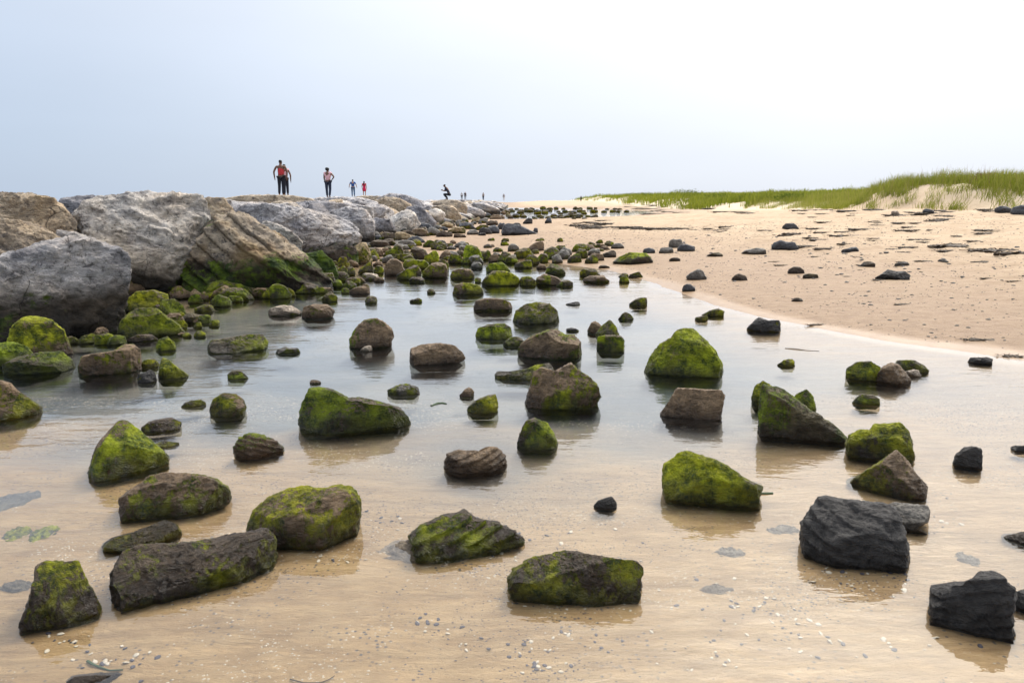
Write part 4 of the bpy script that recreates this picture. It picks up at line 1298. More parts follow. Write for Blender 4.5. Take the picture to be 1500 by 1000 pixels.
r3 = np.random.default_rng(12)
fs = 5000
for (x, top, y0, dx) in [(-12.2, 1.66, 13, 0.5), (-9.3, 1.66, 17, 0.5), (-7.2, 1.5, 23, 0.5), (-5.6, 1.15, 44, 0.5), (-4.5, 0.75, 50, 0.4)]:
    y = y0
    while y < 185:
        w = r3.uniform(1.7, 2.5) * (1.0 if y < 60 else 1.3)
        sh = smooth(60, 150, np.array(y)) * 2.2
        filler(x + r3.uniform(-dx, dx) + float(sh), y, top + r3.uniform(-0.22, 0.06), w, fs)
        fs += 1
        y += w * r3.uniform(0.85, 1.0) * (1.0 if y < 60 else 1.7)


# ------------------------------------------------------------------ dune grass and shrubs
M_GRASS = mat_leaf("marram_grass", (0.085, 0.13, 0.010), (0.28, 0.31, 0.028), (0.40, 0.35, 0.13))
M_STALK = mat_leaf("seed_stalk", (0.22, 0.12, 0.08), (0.32, 0.22, 0.12), (0.38, 0.24, 0.17))
M_SHRUB = mat_leaf("shrub_leaf", (0.050, 0.085, 0.014), (0.12, 0.16, 0.022), (0.17, 0.19, 0.04))


def dune_rise(x, y):
    q = np.stack([x * 0.10, y * 0.055, np.zeros_like(x)], 1)
    edge = 25.0 + 2.0 * fbm(q * 1.3, 3, seed=21) - 4.5 * np.exp(-((y - 47) / 9) ** 2)
    return smooth(0, 4.2, x - edge), x - edge


def blades(name, x, y, h, w, lean, mat, rng, hue, tipamt, kind='stuff', label=None):
    n = len(x)
    z = terrain(x, y)
    a = rng.uniform(0, 2 * math.pi, n)
    # one steady breeze: most blades lean away from the sea
    lx = np.cos(a) * lean * 0.7 + 0.18 * lean
    ly = np.sin(a) * lean * 0.7
    fa = rng.uniform(0, math.pi, n)
    wx, wy = np.cos(fa) * w * 0.5, np.sin(fa) * w * 0.5
    rows = []
    for tt, ws in ((0.0, 1.0), (0.4, 0.9), (0.75, 0.6)):
        cx = x + lx * h * tt ** 1.8
        cy = y + ly * h * tt ** 1.8
        cz = z - 0.03 + h * tt * (1 - 0.12 * tt)
        rows += [np.stack([cx - wx * ws, cy - wy * ws, cz], 1), np.stack([cx + wx * ws, cy + wy * ws, cz], 1)]
    rows.append(np.stack([x + lx * h, y + ly * h, z - 0.03 + h * 0.88], 1))
    V = np.stack(rows, 1).reshape(-1, 3)
    b = np.arange(n)[:, None] * 7
    F = np.concatenate([b + np.array([[0, 1, 3]]), b + np.array([[0, 3, 2]]), b + np.array([[2, 3, 5]]), b + np.array([[2, 5, 4]]), b + np.array([[4, 5, 6]])], 0)
    hu = np.repeat(hue, 7)
    tp = np.tile(np.array([.6, .6, 0.25, 0.25, 0.3, 0.3, 0.7]), n) * np.repeat(tipamt, 7)
    link(name, mesh_np(name, V, F, mat, {'hue': hu, 'tip': tp}), kind=kind)


def scatter_dune(n, y0, y1, x1, rng, dense):
    y = y0 * (y1 / y0) ** rng.uniform(0, 1, n)
    x = 17 + (x1(y) - 17) * rng.uniform(0, 1, n)
    r, e = dune_rise(x, y)
    p = np.stack([x, y, 0 * x], 1)
    clump = fbm(p * 0.55, 3, seed=61)
    prob = smooth(-0.15, 0.35, clump * 1.7 + (r - 0.30) * 0.9) * (e > 0.05)
    prob = np.maximum(prob, 0.75 * (e > 0.1) * (clump > 0.12))
    bare = smooth(2.2, 0.6, np.abs(x - 0.60 * y)) * smooth(55, 48, y) * (r < 0.8) + smooth(0.2, 0.5, fbm(p * 0.12, 2, seed=66)) * (r < 0.8)
    prob = prob * (1 - 0.9 * np.clip(bare, 0, 1))
    keep = rng.uniform(0, 1, n) < prob * dense
    return x[keep], y[keep], r[keep], clump[keep]


rg = np.random.default_rng(77)
gx, gy, gr, gc = scatter_dune(230000, 28, 90, lambda y: 22 + 0.55 * y, rg, 1.0)
n = len(gx)
blades('dune_grass', gx, gy, rg.uniform(0.40, 1.10, n) * (0.5 + 0.5 * gr) * (1 + 0.55 * gc), rg.uniform(0.014, 0.030, n), rg.uniform(0.1, 0.75, n), M_GRASS, rg,
       np.clip(0.45 + 0.5 * gc + rg.normal(0, 0.22, n), 0, 1), np.clip(rg.uniform(0, 1.6, n) - 0.3 + (1 - gr) * 0.8 + 1.2 * (rg.uniform(0, 1, n) < 0.28), 0, 1.4))
tx, ty = [], []
for k in range(70):
    yy = rg.uniform(33, 62)
    q_ = 17 + 14 * np.linspace(0, 1, 60)
    rr, ee = dune_rise(q_, np.full(60, yy))
    xx = q_[int(np.argmax(ee > rg.uniform(0.0, 3.2)))]
    m_ = int(rg.integers(25, 70))
    tx.append(rg.normal(xx, 0.22, m_))
    ty.append(rg.normal(yy, 0.3, m_))
gx, gy = np.concatenate(tx), np.concatenate(ty)
n = len(gx)
blades('dune_face_tufts', gx, gy, rg.uniform(0.2, 0.75, n), rg.uniform(0.014, 0.028, n), rg.uniform(0.3, 1.1, n), M_GRASS, rg, np.clip(rg.normal(0.5, 0.3, n), 0, 1), np.clip(rg.uniform(0, 1.5, n), 0, 1.2))
gx, gy, gr, gc = scatter_dune(90000, 85, 330, lambda y: 24 + 0.28 * y, rg, 1.0)
n = len(gx)
blades('distant_dune_grass', gx, gy, rg.uniform(0.5, 1.3, n) * (1 + 0.5 * gc), rg.uniform(0.05, 0.10, n), rg.uniform(0.1, 0.6, n), M_GRASS, rg,
       np.clip(0.40 + 0.5 * gc + rg.normal(0, 0.2, n), 0, 1), rg.uniform(0, 0.7, n))
gx, gy, gr, gc = scatter_dune(9000, 30, 75, lambda y: 22 + 0.55 * y, rg, 0.45)
k = gr > 0.6
gx, gy = gx[k], gy[k]
n = len(gx)
blades('grass_seed_stalks', gx, gy, rg.uniform(0.8, 1.5, n), rg.uniform(0.010, 0.018, n), rg.uniform(0.05, 0.35, n), M_STALK, rg, rg.uniform(0, 1, n), rg.uniform(0.3, 1, n))


def shrub(x, y, rad, hgt, label, seed, hue=(0.0, 1.0), mat=None):
    rng = np.random.default_rng(seed)
    root = bpy.data.objects.new('dune_shrub', None)
    col.objects.link(root)
    z = float(terrain(np.array([x]), np.array([y]))[0])
    root.location = (x, y, z)
    tag(root, label, 'shrub', 'shrubs growing among the dune grass')
    nl = 1500
    a = rng.normal(0, 1, (nl, 3))
    a /= np.linalg.norm(a, axis=1)[:, None]
    lump = 1 + 1.1 * fbm(a * 2.6, 3, 0.6, seed=seed)
    P = a * (rng.uniform(0.35, 1, nl) ** 0.6 * lump)[:, None] * np.array([rad, rad, hgt * 0.5])
    P[:, 2] += hgt * 0.52
    s = rng.uniform(0.05, 0.11, nl)
    t1 = rng.normal(0, 1, (nl, 3))
    t1 /= np.linalg.norm(t1, axis=1)[:, None]
    t2 = np.cross(t1, rng.normal(0, 1, (nl, 3)))
    t2 /= np.linalg.norm(t2, axis=1)[:, None]
    V = np.stack([P - t1 * s[:, None], P + t2 * s[:, None] * 0.5, P + t1 * s[:, None], P - t2 * s[:, None] * 0.5], 1).reshape(-1, 3)
    F = np.arange(nl * 4).reshape(-1, 4)
    link('foliage', mesh_np('foliage', V, F, mat or M_SHRUB, {'hue': np.repeat(rng.uniform(*hue, nl), 4), 'tip': np.repeat(rng.uniform(0, 0.6, nl), 4)}, False), parent=root)
    SV, SF = [], []
    for k in range(7):
        an = k * 0.9 + rng.uniform(0, 0.4)
        e = np.array([math.cos(an) * rad * 0.6, math.sin(an) * rad * 0.6, hgt * rng.uniform(0.5, 0.85)])
        b = len(SV)
        for q, rr in ((np.array([0, 0, -0.1]), 0.035), (e * 0.5 + np.array([0, 0, 0.08]), 0.022), (e, 0.008)):
            for c in range(5):
                SV.append(q + np.array([math.cos(c * 1.2566) * rr, math.sin(c * 1.2566) * rr, 0]))
        for r_ in range(2):
            for c in range(5):
                SF.append((b + r_ * 5 + c, b + r_ * 5 + (c + 1) % 5, b + r_ * 5 + 5 + (c + 1) % 5, b + r_ * 5 + 5 + c))
    link('stem', mesh_np('stem', np.array(SV), np.array(SF), M_WOOD), parent=root)


M_WOOD = mat_plain("shrub_wood", (0.10, 0.075, 0.05))
for k, (px, y, rad, hgt, lab) in enumerate([
        (1150, 78, 1.6, 0.9, 'low dark bush where the dune dips lower'),
        (1048, 120, 2.8, 1.3, 'rounded bush on the middle of the distant dune'),
        (1000, 140, 3.4, 1.5, 'taller dark bush on the distant dune crest'),
        (940, 190, 3.4, 1.4, 'dark bush close to the bare sandy gap in the dune'),
        (915, 215, 3.6, 1.3, 'last dark bush towards the low end of the dune'),
        (1470, 43, 1.0, 0.65, 'wide bushy clump above the sand face of the dune'),
        (1090, 100, 2.2, 1.0, 'bush in the grass just past the rounded one')]):
    shrub((px - 750) / FPX * y, y, rad, hgt, lab, 640 + k)
shrub((1428 - 750) / FPX * 42.5, 42.5, 0.55, 0.7, 'reddish brown dead plant sprawling down the sand face of the dune', 660, (0.2, 0.9),
      mat_leaf("dead_leaf", (0.10, 0.05, 0.035), (0.20, 0.11, 0.07), (0.25, 0.17, 0.10)))

# ------------------------------------------------------------------ seaweed, pebbles, shells
M_WEED = mat_plain("seaweed", (0.058, 0.040, 0.024), 0.7, 0.5, 30)
M_PEB = mat_plain("pebble", (0.085, 0.072, 0.062), 0.6, 0.5, 20)
M_SHELL = mat_plain("shell", (0.50, 0.43, 0.33), 0.5, 0.25, 20)
M_SHELLD = mat_plain("dark_shell", (0.055, 0.050, 0.062), 0.45, 0.4, 20)


def weed_mesh(seed):
    """A crumpled mat of weed about 1 m long: a low lumpy heap with ribbons trailing out of it."""
    rng = np.random.default_rng(seed)
    Vs, Fs, b = [], [], 0
    for k in range(7):
        d, F = ICO[2]
        c = np.array([rng.uniform(-0.36, 0.36), rng.uniform(-0.09, 0.09), 0])
        r = np.array([rng.uniform(0.06, 0.2), rng.uniform(0.04, 0.1), rng.uniform(0.02, 0.045)])
        V = d * (1 + 0.55 * fbm(d * 2.5, 3, seed=seed + k))[:, None] * r + c
        Vs.append(V)
        Fs.append(F + b)
        b += len(V)
    for k in range(22):
        p = np.array([rng.uniform(-0.45, 0.45), rng.uniform(-0.1, 0.1), 0.012])
        a = rng.uniform(-0.6, 0.6) + (math.pi if rng.random() < 0.5 else 0)
        w = rng.uniform(0.008, 0.022)
        pts = []
        for q in range(5):
            nrm = np.array([-math.sin(a), math.cos(a), 0]) * w
            pts += [p - nrm, p + nrm + np.array([0, 0, 0.012])]
            p = p + np.array([math.cos(a), math.sin(a), 0]) * rng.uniform(0.03, 0.09)
            p[2] = rng.uniform(0.006, 0.04)
            a += rng.normal(0, 0.5)
        Vs.append(np.array(pts))
        f = []
        for q in range(4):
            i = b + q * 2
            f += [(i, i + 1, i + 3), (i, i + 3, i + 2)]
        Fs.append(np.array(f))
        b += 10
    return mesh_np('seaweed_clump', np.vstack(Vs), np.vstack(Fs), M_WEED)


WEED = [weed_mesh(800 + k) for k in range(6)]


def put_weed(px, py, wpx, label, group, rng):
    g = hit(px, py)
    dd = np.linalg.norm(g - CAM)
    s = wpx / FPX * dd
    o = link('seaweed_clump', WEED[int(rng.integers(0, 6))], (g[0], g[1], g[2] + 0.002), label=label, cat='seaweed', group=group)
    o.rotation_euler = (0, 0, rng.uniform(-0.35, 0.35) + (math.pi if rng.random() < 0.5 else 0))
    o.scale = (s, s * rng.uniform(0.9, 2.2), min(s, 1.0) * rng.uniform(0.8, 1.6))


rw = np.random.default_rng(91)
for (px, py, w) in [(925, 303, 34), (945, 304, 34), (962, 300.5, 40), (978, 303, 34), (955, 306, 40), (938, 306, 26), (968, 309, 34), (982, 310.5, 36), (998, 311.5, 30), (962, 313.5, 30), (950, 314, 22), (975, 307, 30), (930, 300.5, 40), (1015, 301, 40)]:
    put_weed(px, py, w, 'dark thick seaweed heaped near the distant dune end of the beach', 'thick seaweed bank on the sand', rw)
for k in range(16):
    put_weed(rw.uniform(842, 885), rw.uniform(323, 336), rw.uniform(12, 30), 'brown seaweed strip lying on the sand beyond the crowded rocks', 'seaweed strips beside the sand bar', rw)
for k in range(34):
    x = rw.uniform(850, 1135)
    put_weed(x, 333.5 + (x - 850) * 0.016 + rw.normal(0, 1.6), rw.uniform(10, 34), 'thin brown seaweed in the long line across the sand', 'line of seaweed along the beach', rw)
for k in range(30):
    x = rw.uniform(1010, 1500)
    put_weed(x, 305 + (x - 1010) * 0.012 + rw.normal(0, 2.0) + rw.uniform(0, 8), rw.uniform(10, 36), 'dry seaweed scrap on pale sand below the dune', 'seaweed scraps below the dune', rw)
for k in range(52):
    x = rw.uniform(1130, 1500)
    y = 322 + 92 * rw.uniform(0, 1) ** 1.6
    put_weed(x, y, rw.uniform(8, 34) if y < 375 else rw.uniform(6, 22), 'small dark seaweed scrap scattered on the open sand', 'seaweed scraps on the open sand', rw)
LT = ['dark seaweed tangle straight up the beach from the black oval stone', 'dark seaweed tangle beside the small grey stone by the seaweed line', 'longest dark seaweed tangle, towards the picture edge',
      'dark seaweed tangle cut by the picture edge on the open sand', 'short seaweed tangle just above the small grey stone by the seaweed line', 'short seaweed tangle farther up the beach than the black oval stone',
      'dark seaweed tangle on the sand beyond the small slate stone', 'small seaweed tangle between the bluish block and the small slate stone', 'seaweed tangle just below the bluish block on the dry sand']
for (x, y, w) in [(1335, 363, 40), (1385, 361, 44), (1450, 368, 60), (1480, 372, 50), (1395, 358, 24), (1355, 355, 24), (1235, 346, 40), (1200, 341, 22), (1160, 343, 30)]:
    put_weed(x, y, w, LT.pop(0), 'long seaweed tangles on the open sand', rw)
for (x, y, w, lab) in [(1433, 498, 40, 'green-black weed strand on damp sand near the flat black oval stone'), (1195, 476, 30, 'thin weed strand by the water edge beyond the group of four'),
                       (1480, 522, 26, 'weed wisp at the damp corner near the flat black oval stone'), (1320, 446, 22, 'short weed wisp on damp sand'), (1350, 383, 20, 'weed wisp past the black oval stone')]:
    put_weed(x, y, w, lab, 'single weed strands on damp sand', rw)
# weed in the water and at the very front
def strand(px, pts, w, label, z, mat):
    P = [ground0(x, y, z) for x, y in pts]
    V, F = [], []
    for i, p in enumerate(P):
        q = P[min(i + 1, len(P) - 1)] - P[max(i - 1, 0)]
        nrm = np.array([-q[1], q[0], 0]) / (np.linalg.norm(q) + 1e-9) * w * (1 - 0.6 * i / len(P))
        for c in range(4):
            an = c * math.pi / 2
            V.append(p + nrm * math.cos(an) + np.array([0, 0, w * 0.5 * math.sin(an) + 0.003 * math.sin(i * 1.7)]))
    for i in range(len(P) - 1):
        for c in range(4):
            F.append((i * 4 + c, i * 4 + (c + 1) % 4, i * 4 + 4 + (c + 1) % 4, i * 4 + 4 + c))
    C = P[0]
    link('seaweed_strand', mesh_np('seaweed_strand', np.array(V) - C, np.array(F), mat), C, label=label, cat='seaweed')


M_GWEED = mat_plain("green_weed", (0.030, 0.060, 0.018), 0.5, 0.4, 30)
strand(0, [(425, 994), (432, 997), (445, 999), (470, 998), (482, 995), (490, 990)], 0.004, 'thin dark curved weed strand on the sand bed at the very front', -0.015, M_WEED)
strand(0, [(128, 967), (135, 973), (146, 976), (160, 980), (180, 981)], 0.006, 'green weed strand in the shallows near the upright flat-topped stone', -0.015, M_GWEED)
strand(0, [(632, 594), (640, 591), (648, 590), (654, 591)], 0.016, 'floating green weed scrap below the little two-toned stone', 0.002, M_GWEED)
strand(0, [(1150, 510), (1165, 511), (1180, 513), (1200, 514)], 0.008, 'thin weed line floating near the tiny mossy hump', 0.002, M_WEED)
strand(0, [(1100, 722), (1118, 723), (1132, 722)], 0.014, 'fringe of green weed at the tip of the tent-shaped mossy rock', 0.002, M_GWEED)


def chip_mesh(seed, flat, name, mat):
    d, F = ICO[1]
    rng = np.random.default_rng(seed)
    V = d * (1 + 0.5 * fbm(d * 1.7, 2, seed=seed))[:, None] * np.array([1, rng.uniform(0.6, 0.9), flat])
    return mesh_np(name, V, F, mat)


PEB = [chip_mesh(40 + k, 0.5, 'beach_pebble', M_PEB) for k in range(4)]
SHL = [chip_mesh(50 + k, 0.25, 'shell_fragment', M_SHELL) for k in range(4)]
SHD = [chip_mesh(60 + k, 0.3, 'dark_shell_fragment', M_SHELLD) for k in range(4)]
rp = np.random.default_rng(15)


def on_sand(n, box, rng, want_dry, power=1.0):
    out = []
    while len(out) < n:
        px, py = rng.uniform(box[0], box[2]), box[1] + (box[3] - box[1]) * rng.uniform(0, 1) ** power
        g = hit(px, py) if want_dry else ground0(px, py)
        if want_dry and g[2] < 0.03:
            continue
        out.append((g, px, py))
    return out


for g, px, py in on_sand(150, (880, 345, 1500, 520), rp, True, 1.2):
    dd = np.linalg.norm(g - CAM)
    o = link('beach_pebble', PEB[int(rp.integers(0, 4))], (g[0], g[1], g[2]), label='small dark pebble lying loose on the sand of the beach', cat='pebble', group='pebbles on the beach')
    r = dd / FPX * rp.uniform(1.2, 3.2)
    o.scale = (r, r, r)
    o.rotation_euler = (0, 0, rp.uniform(0, 6))


def grit(name, centres, sizes, mat, rng, flat=0.35):
    """Uncountable chips: low five-faced flakes, one mesh."""
    n = len(centres)
    a = rng.uniform(0, 2 * math.pi, n)
    V = []
    for k in range(4):
        r = sizes * rng.uniform(0.6, 1.2, n)
        V.append(np.stack([centres[:, 0] + np.cos(a + k * 1.571) * r, centres[:, 1] + np.sin(a + k * 1.571) * r * 0.7, centres[:, 2] - sizes * 0.1], 1))
    V.append(centres + np.stack([0 * sizes, 0 * sizes, sizes * flat], 1))
    V = np.stack(V, 1).reshape(-1, 3)
    b = np.arange(n)[:, None] * 5
    F = np.concatenate([b + np.array([[k, (k + 1) % 4, 4]]) for k in range(4)], 0)
    link(name, mesh_np(name, V, F, mat, None, False), kind='stuff')


def bed_points(n, x0, x1, y0, y1, rng, thresh, seed, wet=True):
    x = rng.uniform(x0, x1, n)
    y = y0 * (y1 / y0) ** rng.uniform(0, 1, n)
    p = np.stack([x * 1.2, y * 2.0, 0 * x], 1)
    m = fbm(p * 1.2, 4, 0.6, seed=seed) + rng.normal(0, 0.12, n) > thresh
    x, y = x[m], y[m]
    z = terrain(x, y)
    k = (z < 0.0) if wet else (z > 0.02)
    return np.stack([x[k], y[k], z[k]], 1)


c = bed_points(60000, -4.5, 5.5, 1.9, 6.5, rp, 0.24, 120)
grit('shell_grit', c, rp.uniform(0.002, 0.010, len(c)) * (0.6 + 0.13 * c[:, 1]), M_SHELL, rp)
c = bed_points(60000, -4.5, 5.5, 1.9, 6.5, rp, 0.14, 121)
grit('dark_grit', c, rp.uniform(0.002, 0.0085, len(c)) * (0.6 + 0.13 * c[:, 1]), M_SHELLD, rp)
c = bed_points(16000, -1, 20, 7, 34, rp, -0.1, 122, wet=False)
c = c[c[:, 0] > 0.5]
grit('beach_grit', c, rp.uniform(0.007, 0.026, len(c)) * (0.5 + 0.05 * c[:, 1]), M_PEB, rp)

PATCH = [(720, 805, 60, 22), (480, 830, 60, 12), (1260, 850, 70, 28), (1420, 880, 60, 20), (1330, 945, 70, 25), (690, 950, 45, 22), (770, 950, 30, 22), (840, 940, 40, 16), (1030, 965, 60, 25),
         (180, 975, 60, 20), (560, 760, 40, 12), (1160, 920, 50, 25), (1200, 960, 50, 30), (90, 945, 50, 16), (630, 915, 40, 12), (1380, 760, 60, 30), (900, 780, 120, 25), (1090, 890, 40, 14), (800, 985, 60, 10), (950, 900, 200, 60)]
for k in range(300):
    P0 = PATCH[int(rp.integers(0, len(PATCH)))]
    px, py = rp.normal(P0[0], P0[2] * 0.6), min(1015, rp.normal(P0[1], P0[3] * 0.6))
    g = ground0(px, py, -0.04)
    z = float(terrain(np.array([g[0]]), np.array([g[1]]))[0])
    dark = rp.random() < 0.5
    r = np.linalg.norm(g - CAM) / FPX * rp.uniform(1.3, 4.2)
    o = link('dark_shell_fragment' if dark else 'shell_fragment', (SHD if dark else SHL)[int(rp.integers(0, 4))], (g[0], g[1], z + 0.002),
             label='dark bluish shell chip on the sandy bed under shallow water' if dark else 'pale shell chip on the sandy bed under shallow water', cat='shell',
             group='dark shell chips on the bed' if dark else 'pale shell chips on the bed')
    o.scale = (r, r, r)
    o.rotation_euler = (rp.uniform(-0.4, 0.4), rp.uniform(-0.4, 0.4), rp.uniform(0, 6))

# ------------------------------------------------------------------ people
def mat_cloth(name, c):
    return mat_plain("cloth_" + name, c, 0.85, 0.15, 6)


SKIN_D = mat_plain("skin_brown", (0.16, 0.085, 0.055), 0.6, 0.1, 5)
SKIN_L = mat_plain("skin_light", (0.42, 0.25, 0.17), 0.6, 0.1, 5)
HAIR = mat_plain("hair", (0.015, 0.012, 0.012), 0.5, 0.3, 30)
SHOE = mat_plain("shoe", (0.03, 0.03, 0.035), 0.6, 0.2, 10)


def skin_mesh(name, chains, mat, sub=1):
    """Grow one surface along chains of (point, radius); chains that share a point are joined there."""
    verts, rads, idx, edges = [], [], {}, []
    for ch in chains:
        prev = None
        for p, r in ch:
            key = tuple(round(c, 4) for c in p)
            if key not in idx:
                idx[key] = len(verts)
                verts.append(p)
                rads.append(r if isinstance(r, tuple) else (r, r))
            i = idx[key]
            if prev is not None and prev != i:
                edges.append((prev, i))
            prev = i
    me = bpy.data.meshes.new(name)
    me.from_pydata(verts, edges, [])
    o = bpy.data.objects.new(name, me)
    col.objects.link(o)
    o.modifiers.new("skin", 'SKIN')
    if not me.skin_vertices:
        me.skin_vertices.new()
    for i, r in enumerate(rads):
        me.skin_vertices[0].data[i].radius = r
    seen, adj = set(), {}
    for a, b in edges:
        adj.setdefault(a, []).append(b)
        adj.setdefault(b, []).append(a)
    for i in range(len(verts)):
        me.skin_vertices[0].data[i].use_root = False
    for i in range(len(verts)):
        if i in seen:
            continue
        me.skin_vertices[0].data[i].use_root = True
        st = [i]
        while st:
            q = st.pop()
            if q in seen:
                continue
            seen.add(q)
            st += adj.get(q, [])
    m = o.modifiers.new("sub", 'SUBSURF')
    m.levels = m.render_levels = sub
    dg = bpy.context.evaluated_depsgraph_get()
    dg.update()
    out = bpy.data.meshes.new_from_object(o.evaluated_get(dg))
    out.name = name
    bpy.data.objects.remove(o)
    bpy.data.meshes.remove(me)
    out.materials.clear()
    out.materials.append(mat)
    for p in out.polygons:
        p.use_smooth = True
    return out


def v3(*a):
    return Vector(a)


def person(px, feet_py, y, height, label, yaw, shirt, trousers, skin=SKIN_D, sleeves=0.4, legs='trousers', hair='short', pose=None, standz=None, group=None, cap=None):
    """A standing figure about 1.75 m tall scaled to height; faces local +Y."""
    P = {'shL': v3(-0.19, 0, 1.43), 'elL': v3(-0.25, -0.02, 1.13), 'wrL': v3(-0.24, 0.06, 0.88), 'shR': v3(0.19, 0, 1.43), 'elR': v3(0.25, -0.02, 1.13), 'wrR': v3(0.24, 0.06, 0.88),
         'hipL': v3(-0.095, 0, 0.92), 'knL': v3(-0.11, 0.03, 0.50), 'anL': v3(-0.12, -0.02, 0.09), 'hipR': v3(0.095, 0, 0.92), 'knR': v3(0.11, 0.03, 0.50), 'anR': v3(0.12, -0.02, 0.09),
         'pel': v3(0, 0, 0.98), 'wai': v3(0, 0.01, 1.12), 'che': v3(0, 0.0, 1.32), 'nec': v3(0, -0.01, 1.49), 'hea': v3(0, 0.02, 1.62), 'top': v3(0, 0.01, 1.72), 'toe': 0.17}
    for k, q in (pose or {}).items():
        P[k] = v3(*q) if isinstance(q, tuple) else q
    B = []
    B.append([(P['pel'], (0.15, 0.11)), (P['wai'], (0.13, 0.095)), (P['che'], (0.165, 0.11)), (P['nec'], 0.055), (P['hea'] - v3(0, 0, 0.06), (0.07, 0.08)), (P['hea'] + v3(0, 0, 0.02), (0.078, 0.095)), (P['top'], (0.05, 0.06))])
    fd = v3(0, 1, 0)
    B.append([(P['hea'] + v3(0, 0.03, -0.015), 0.02), (P['hea'] + v3(0, 0.115, -0.02), 0.014)])      # nose
    for sx in (-1, 1):
        B.append([(P['hea'] + v3(sx * 0.05, 0, -0.01), 0.015), (P['hea'] + v3(sx * 0.088, -0.01, 0.0), 0.016)])   # ears
        B.append([(P['hea'] + v3(sx * 0.03, 0.06, 0.015), 0.01), (P['hea'] + v3(sx * 0.03, 0.092, 0.015), 0.010)])  # eyes
    for sd, sx in (('L', -1), ('R', 1)):
        sh, el, wr = P['sh' + sd], P['el' + sd], P['wr' + sd]
        B.append([(P['che'], (0.165, 0.11)), (sh, 0.062), (el, 0.044), (wr, 0.030)])
        d = (wr - el).normalized()
        pal = wr + d * 0.075
        B.append([(wr, 0.030), (pal, (0.040, 0.020))])
        side = d.cross(v3(1, 0, 0)).normalized()
        for f in range(4):
            off = side * (-0.028 + 0.019 * f)
            ln = (0.075, 0.09, 0.083, 0.062)[f]
            a0 = pal + off * 0.8 - d * 0.01
            B.append([(a0, 0.010), (a0 + d * ln * 0.5, 0.009), (a0 + d * ln + fd * 0.02, 0.008)])
        B.append([(wr + d * 0.03 + side * -0.02, 0.012), (wr + d * 0.07 + side * -0.055, 0.010), (wr + d * 0.105 + side * -0.058, 0.009)])
        hp, kn, an = P['hip' + sd], P['kn' + sd], P['an' + sd]
        B.append([(P['pel'], (0.15, 0.11)), (hp, 0.092), (kn, 0.058), (an, 0.040), (an + v3(0, 0.10, -0.055), (0.042, 0.030)), (an + v3(0, P['toe'], -0.065), (0.034, 0.022))])
    s = height / 1.75
    me = skin_mesh('person', B, skin)
    z = EYE - (feet_py - 294) / FPX * y * 1.0
    x = (px - 750) / FPX * y * (1.0 / CP) * (CP + (500 - feet_py) / FPX * SP)
    g = ground0(px, feet_py, z)
    d = ray(px, feet_py)
    t = y / d[1]
    loc = CAM + d * t
    if standz is not None:
        loc[2] = standz
    o = link('person', me, loc, label=label, cat='person', group=group)
    o.scale = (s * 1.08, s * 1.08, s)
    o.rotation_euler = (0, 0, yaw)
    # clothes
    T = [[(P['pel'] + v3(0, 0, -0.04), (0.165, 0.125)), (P['wai'], (0.148, 0.113)), (P['che'], (0.182, 0.127)), (P['nec'] - v3(0, 0, 0.05), 0.075)]]
    for sd in 'LR':
        if sleeves > 0:
            T.append([(P['che'], (0.182, 0.127)), (P['sh' + sd], 0.078), (P['sh' + sd].lerp(P['el' + sd], sleeves), 0.064)])
    link('shirt', skin_mesh('shirt', T, shirt), parent=o)
    if legs == 'dress':
        link('dress_skirt', skin_mesh('dress_skirt', [[(P['wai'], (0.15, 0.115)), (P['pel'], (0.185, 0.15)), (P['pel'] + v3(0, 0, -0.22), (0.23, 0.2)), (P['pel'] + v3(0, 0, -0.42), (0.27, 0.23))]], trousers), parent=o)
    else:
        L = []
        for sd in 'LR':
            end = P['an' + sd] + v3(0, 0, 0.02) if legs == 'trousers' else P['kn' + sd]
            ch = [(P['pel'] + v3(0, 0, 0.04), (0.16, 0.122)), (P['hip' + sd], 0.108), (P['kn' + sd], 0.075)]
            if legs == 'trousers':
                ch.append((end, 0.062))
            L.append(ch)
        link('trousers' if legs == 'trousers' else 'shorts', skin_mesh('trousers', L, trousers), parent=o)
    H = [[(P['top'] + v3(0, -0.01, 0.012), (0.068, 0.075)), (P['hea'] + v3(0, -0.03, 0.04), (0.088, 0.09)), (P['hea'] + v3(0, -0.045, -0.04), (0.07, 0.06))]]
    if hair == 'long':
        H[0] += [(P['nec'] + v3(0, -0.075, -0.02), (0.085, 0.04)), (P['nec'] + v3(0, -0.10, -0.20), (0.07, 0.03))]
    if hair == 'curly':
        H = [[(P['top'] + v3(0, -0.02, 0.035), (0.10, 0.10)), (P['hea'] + v3(0, -0.05, 0.03), (0.14, 0.12)), (P['hea'] + v3(0, -0.06, -0.08), (0.10, 0.08))]]
    if hair == 'cap':
        H = [[(P['top'] + v3(0, -0.01, 0.03), (0.085, 0.09)), (P['hea'] + v3(0, -0.01, 0.06), (0.10, 0.105))]]
        link('cap', skin_mesh('cap', H, cap or HAIR), parent=o)
    else:
        link('hair', skin_mesh('hair', H, HAIR), parent=o)
    for sd in 'LR':
        a = P['an' + sd]
        link('shoe', skin_mesh('shoe', [[(a + v3(0, -0.045, -0.05), (0.05, 0.04)), (a + v3(0, 0.08, -0.055), (0.052, 0.036)), (a + v3(0, P['toe'] + 0.02, -0.065), (0.04, 0.026))]], SHOE), parent=o)
    return o


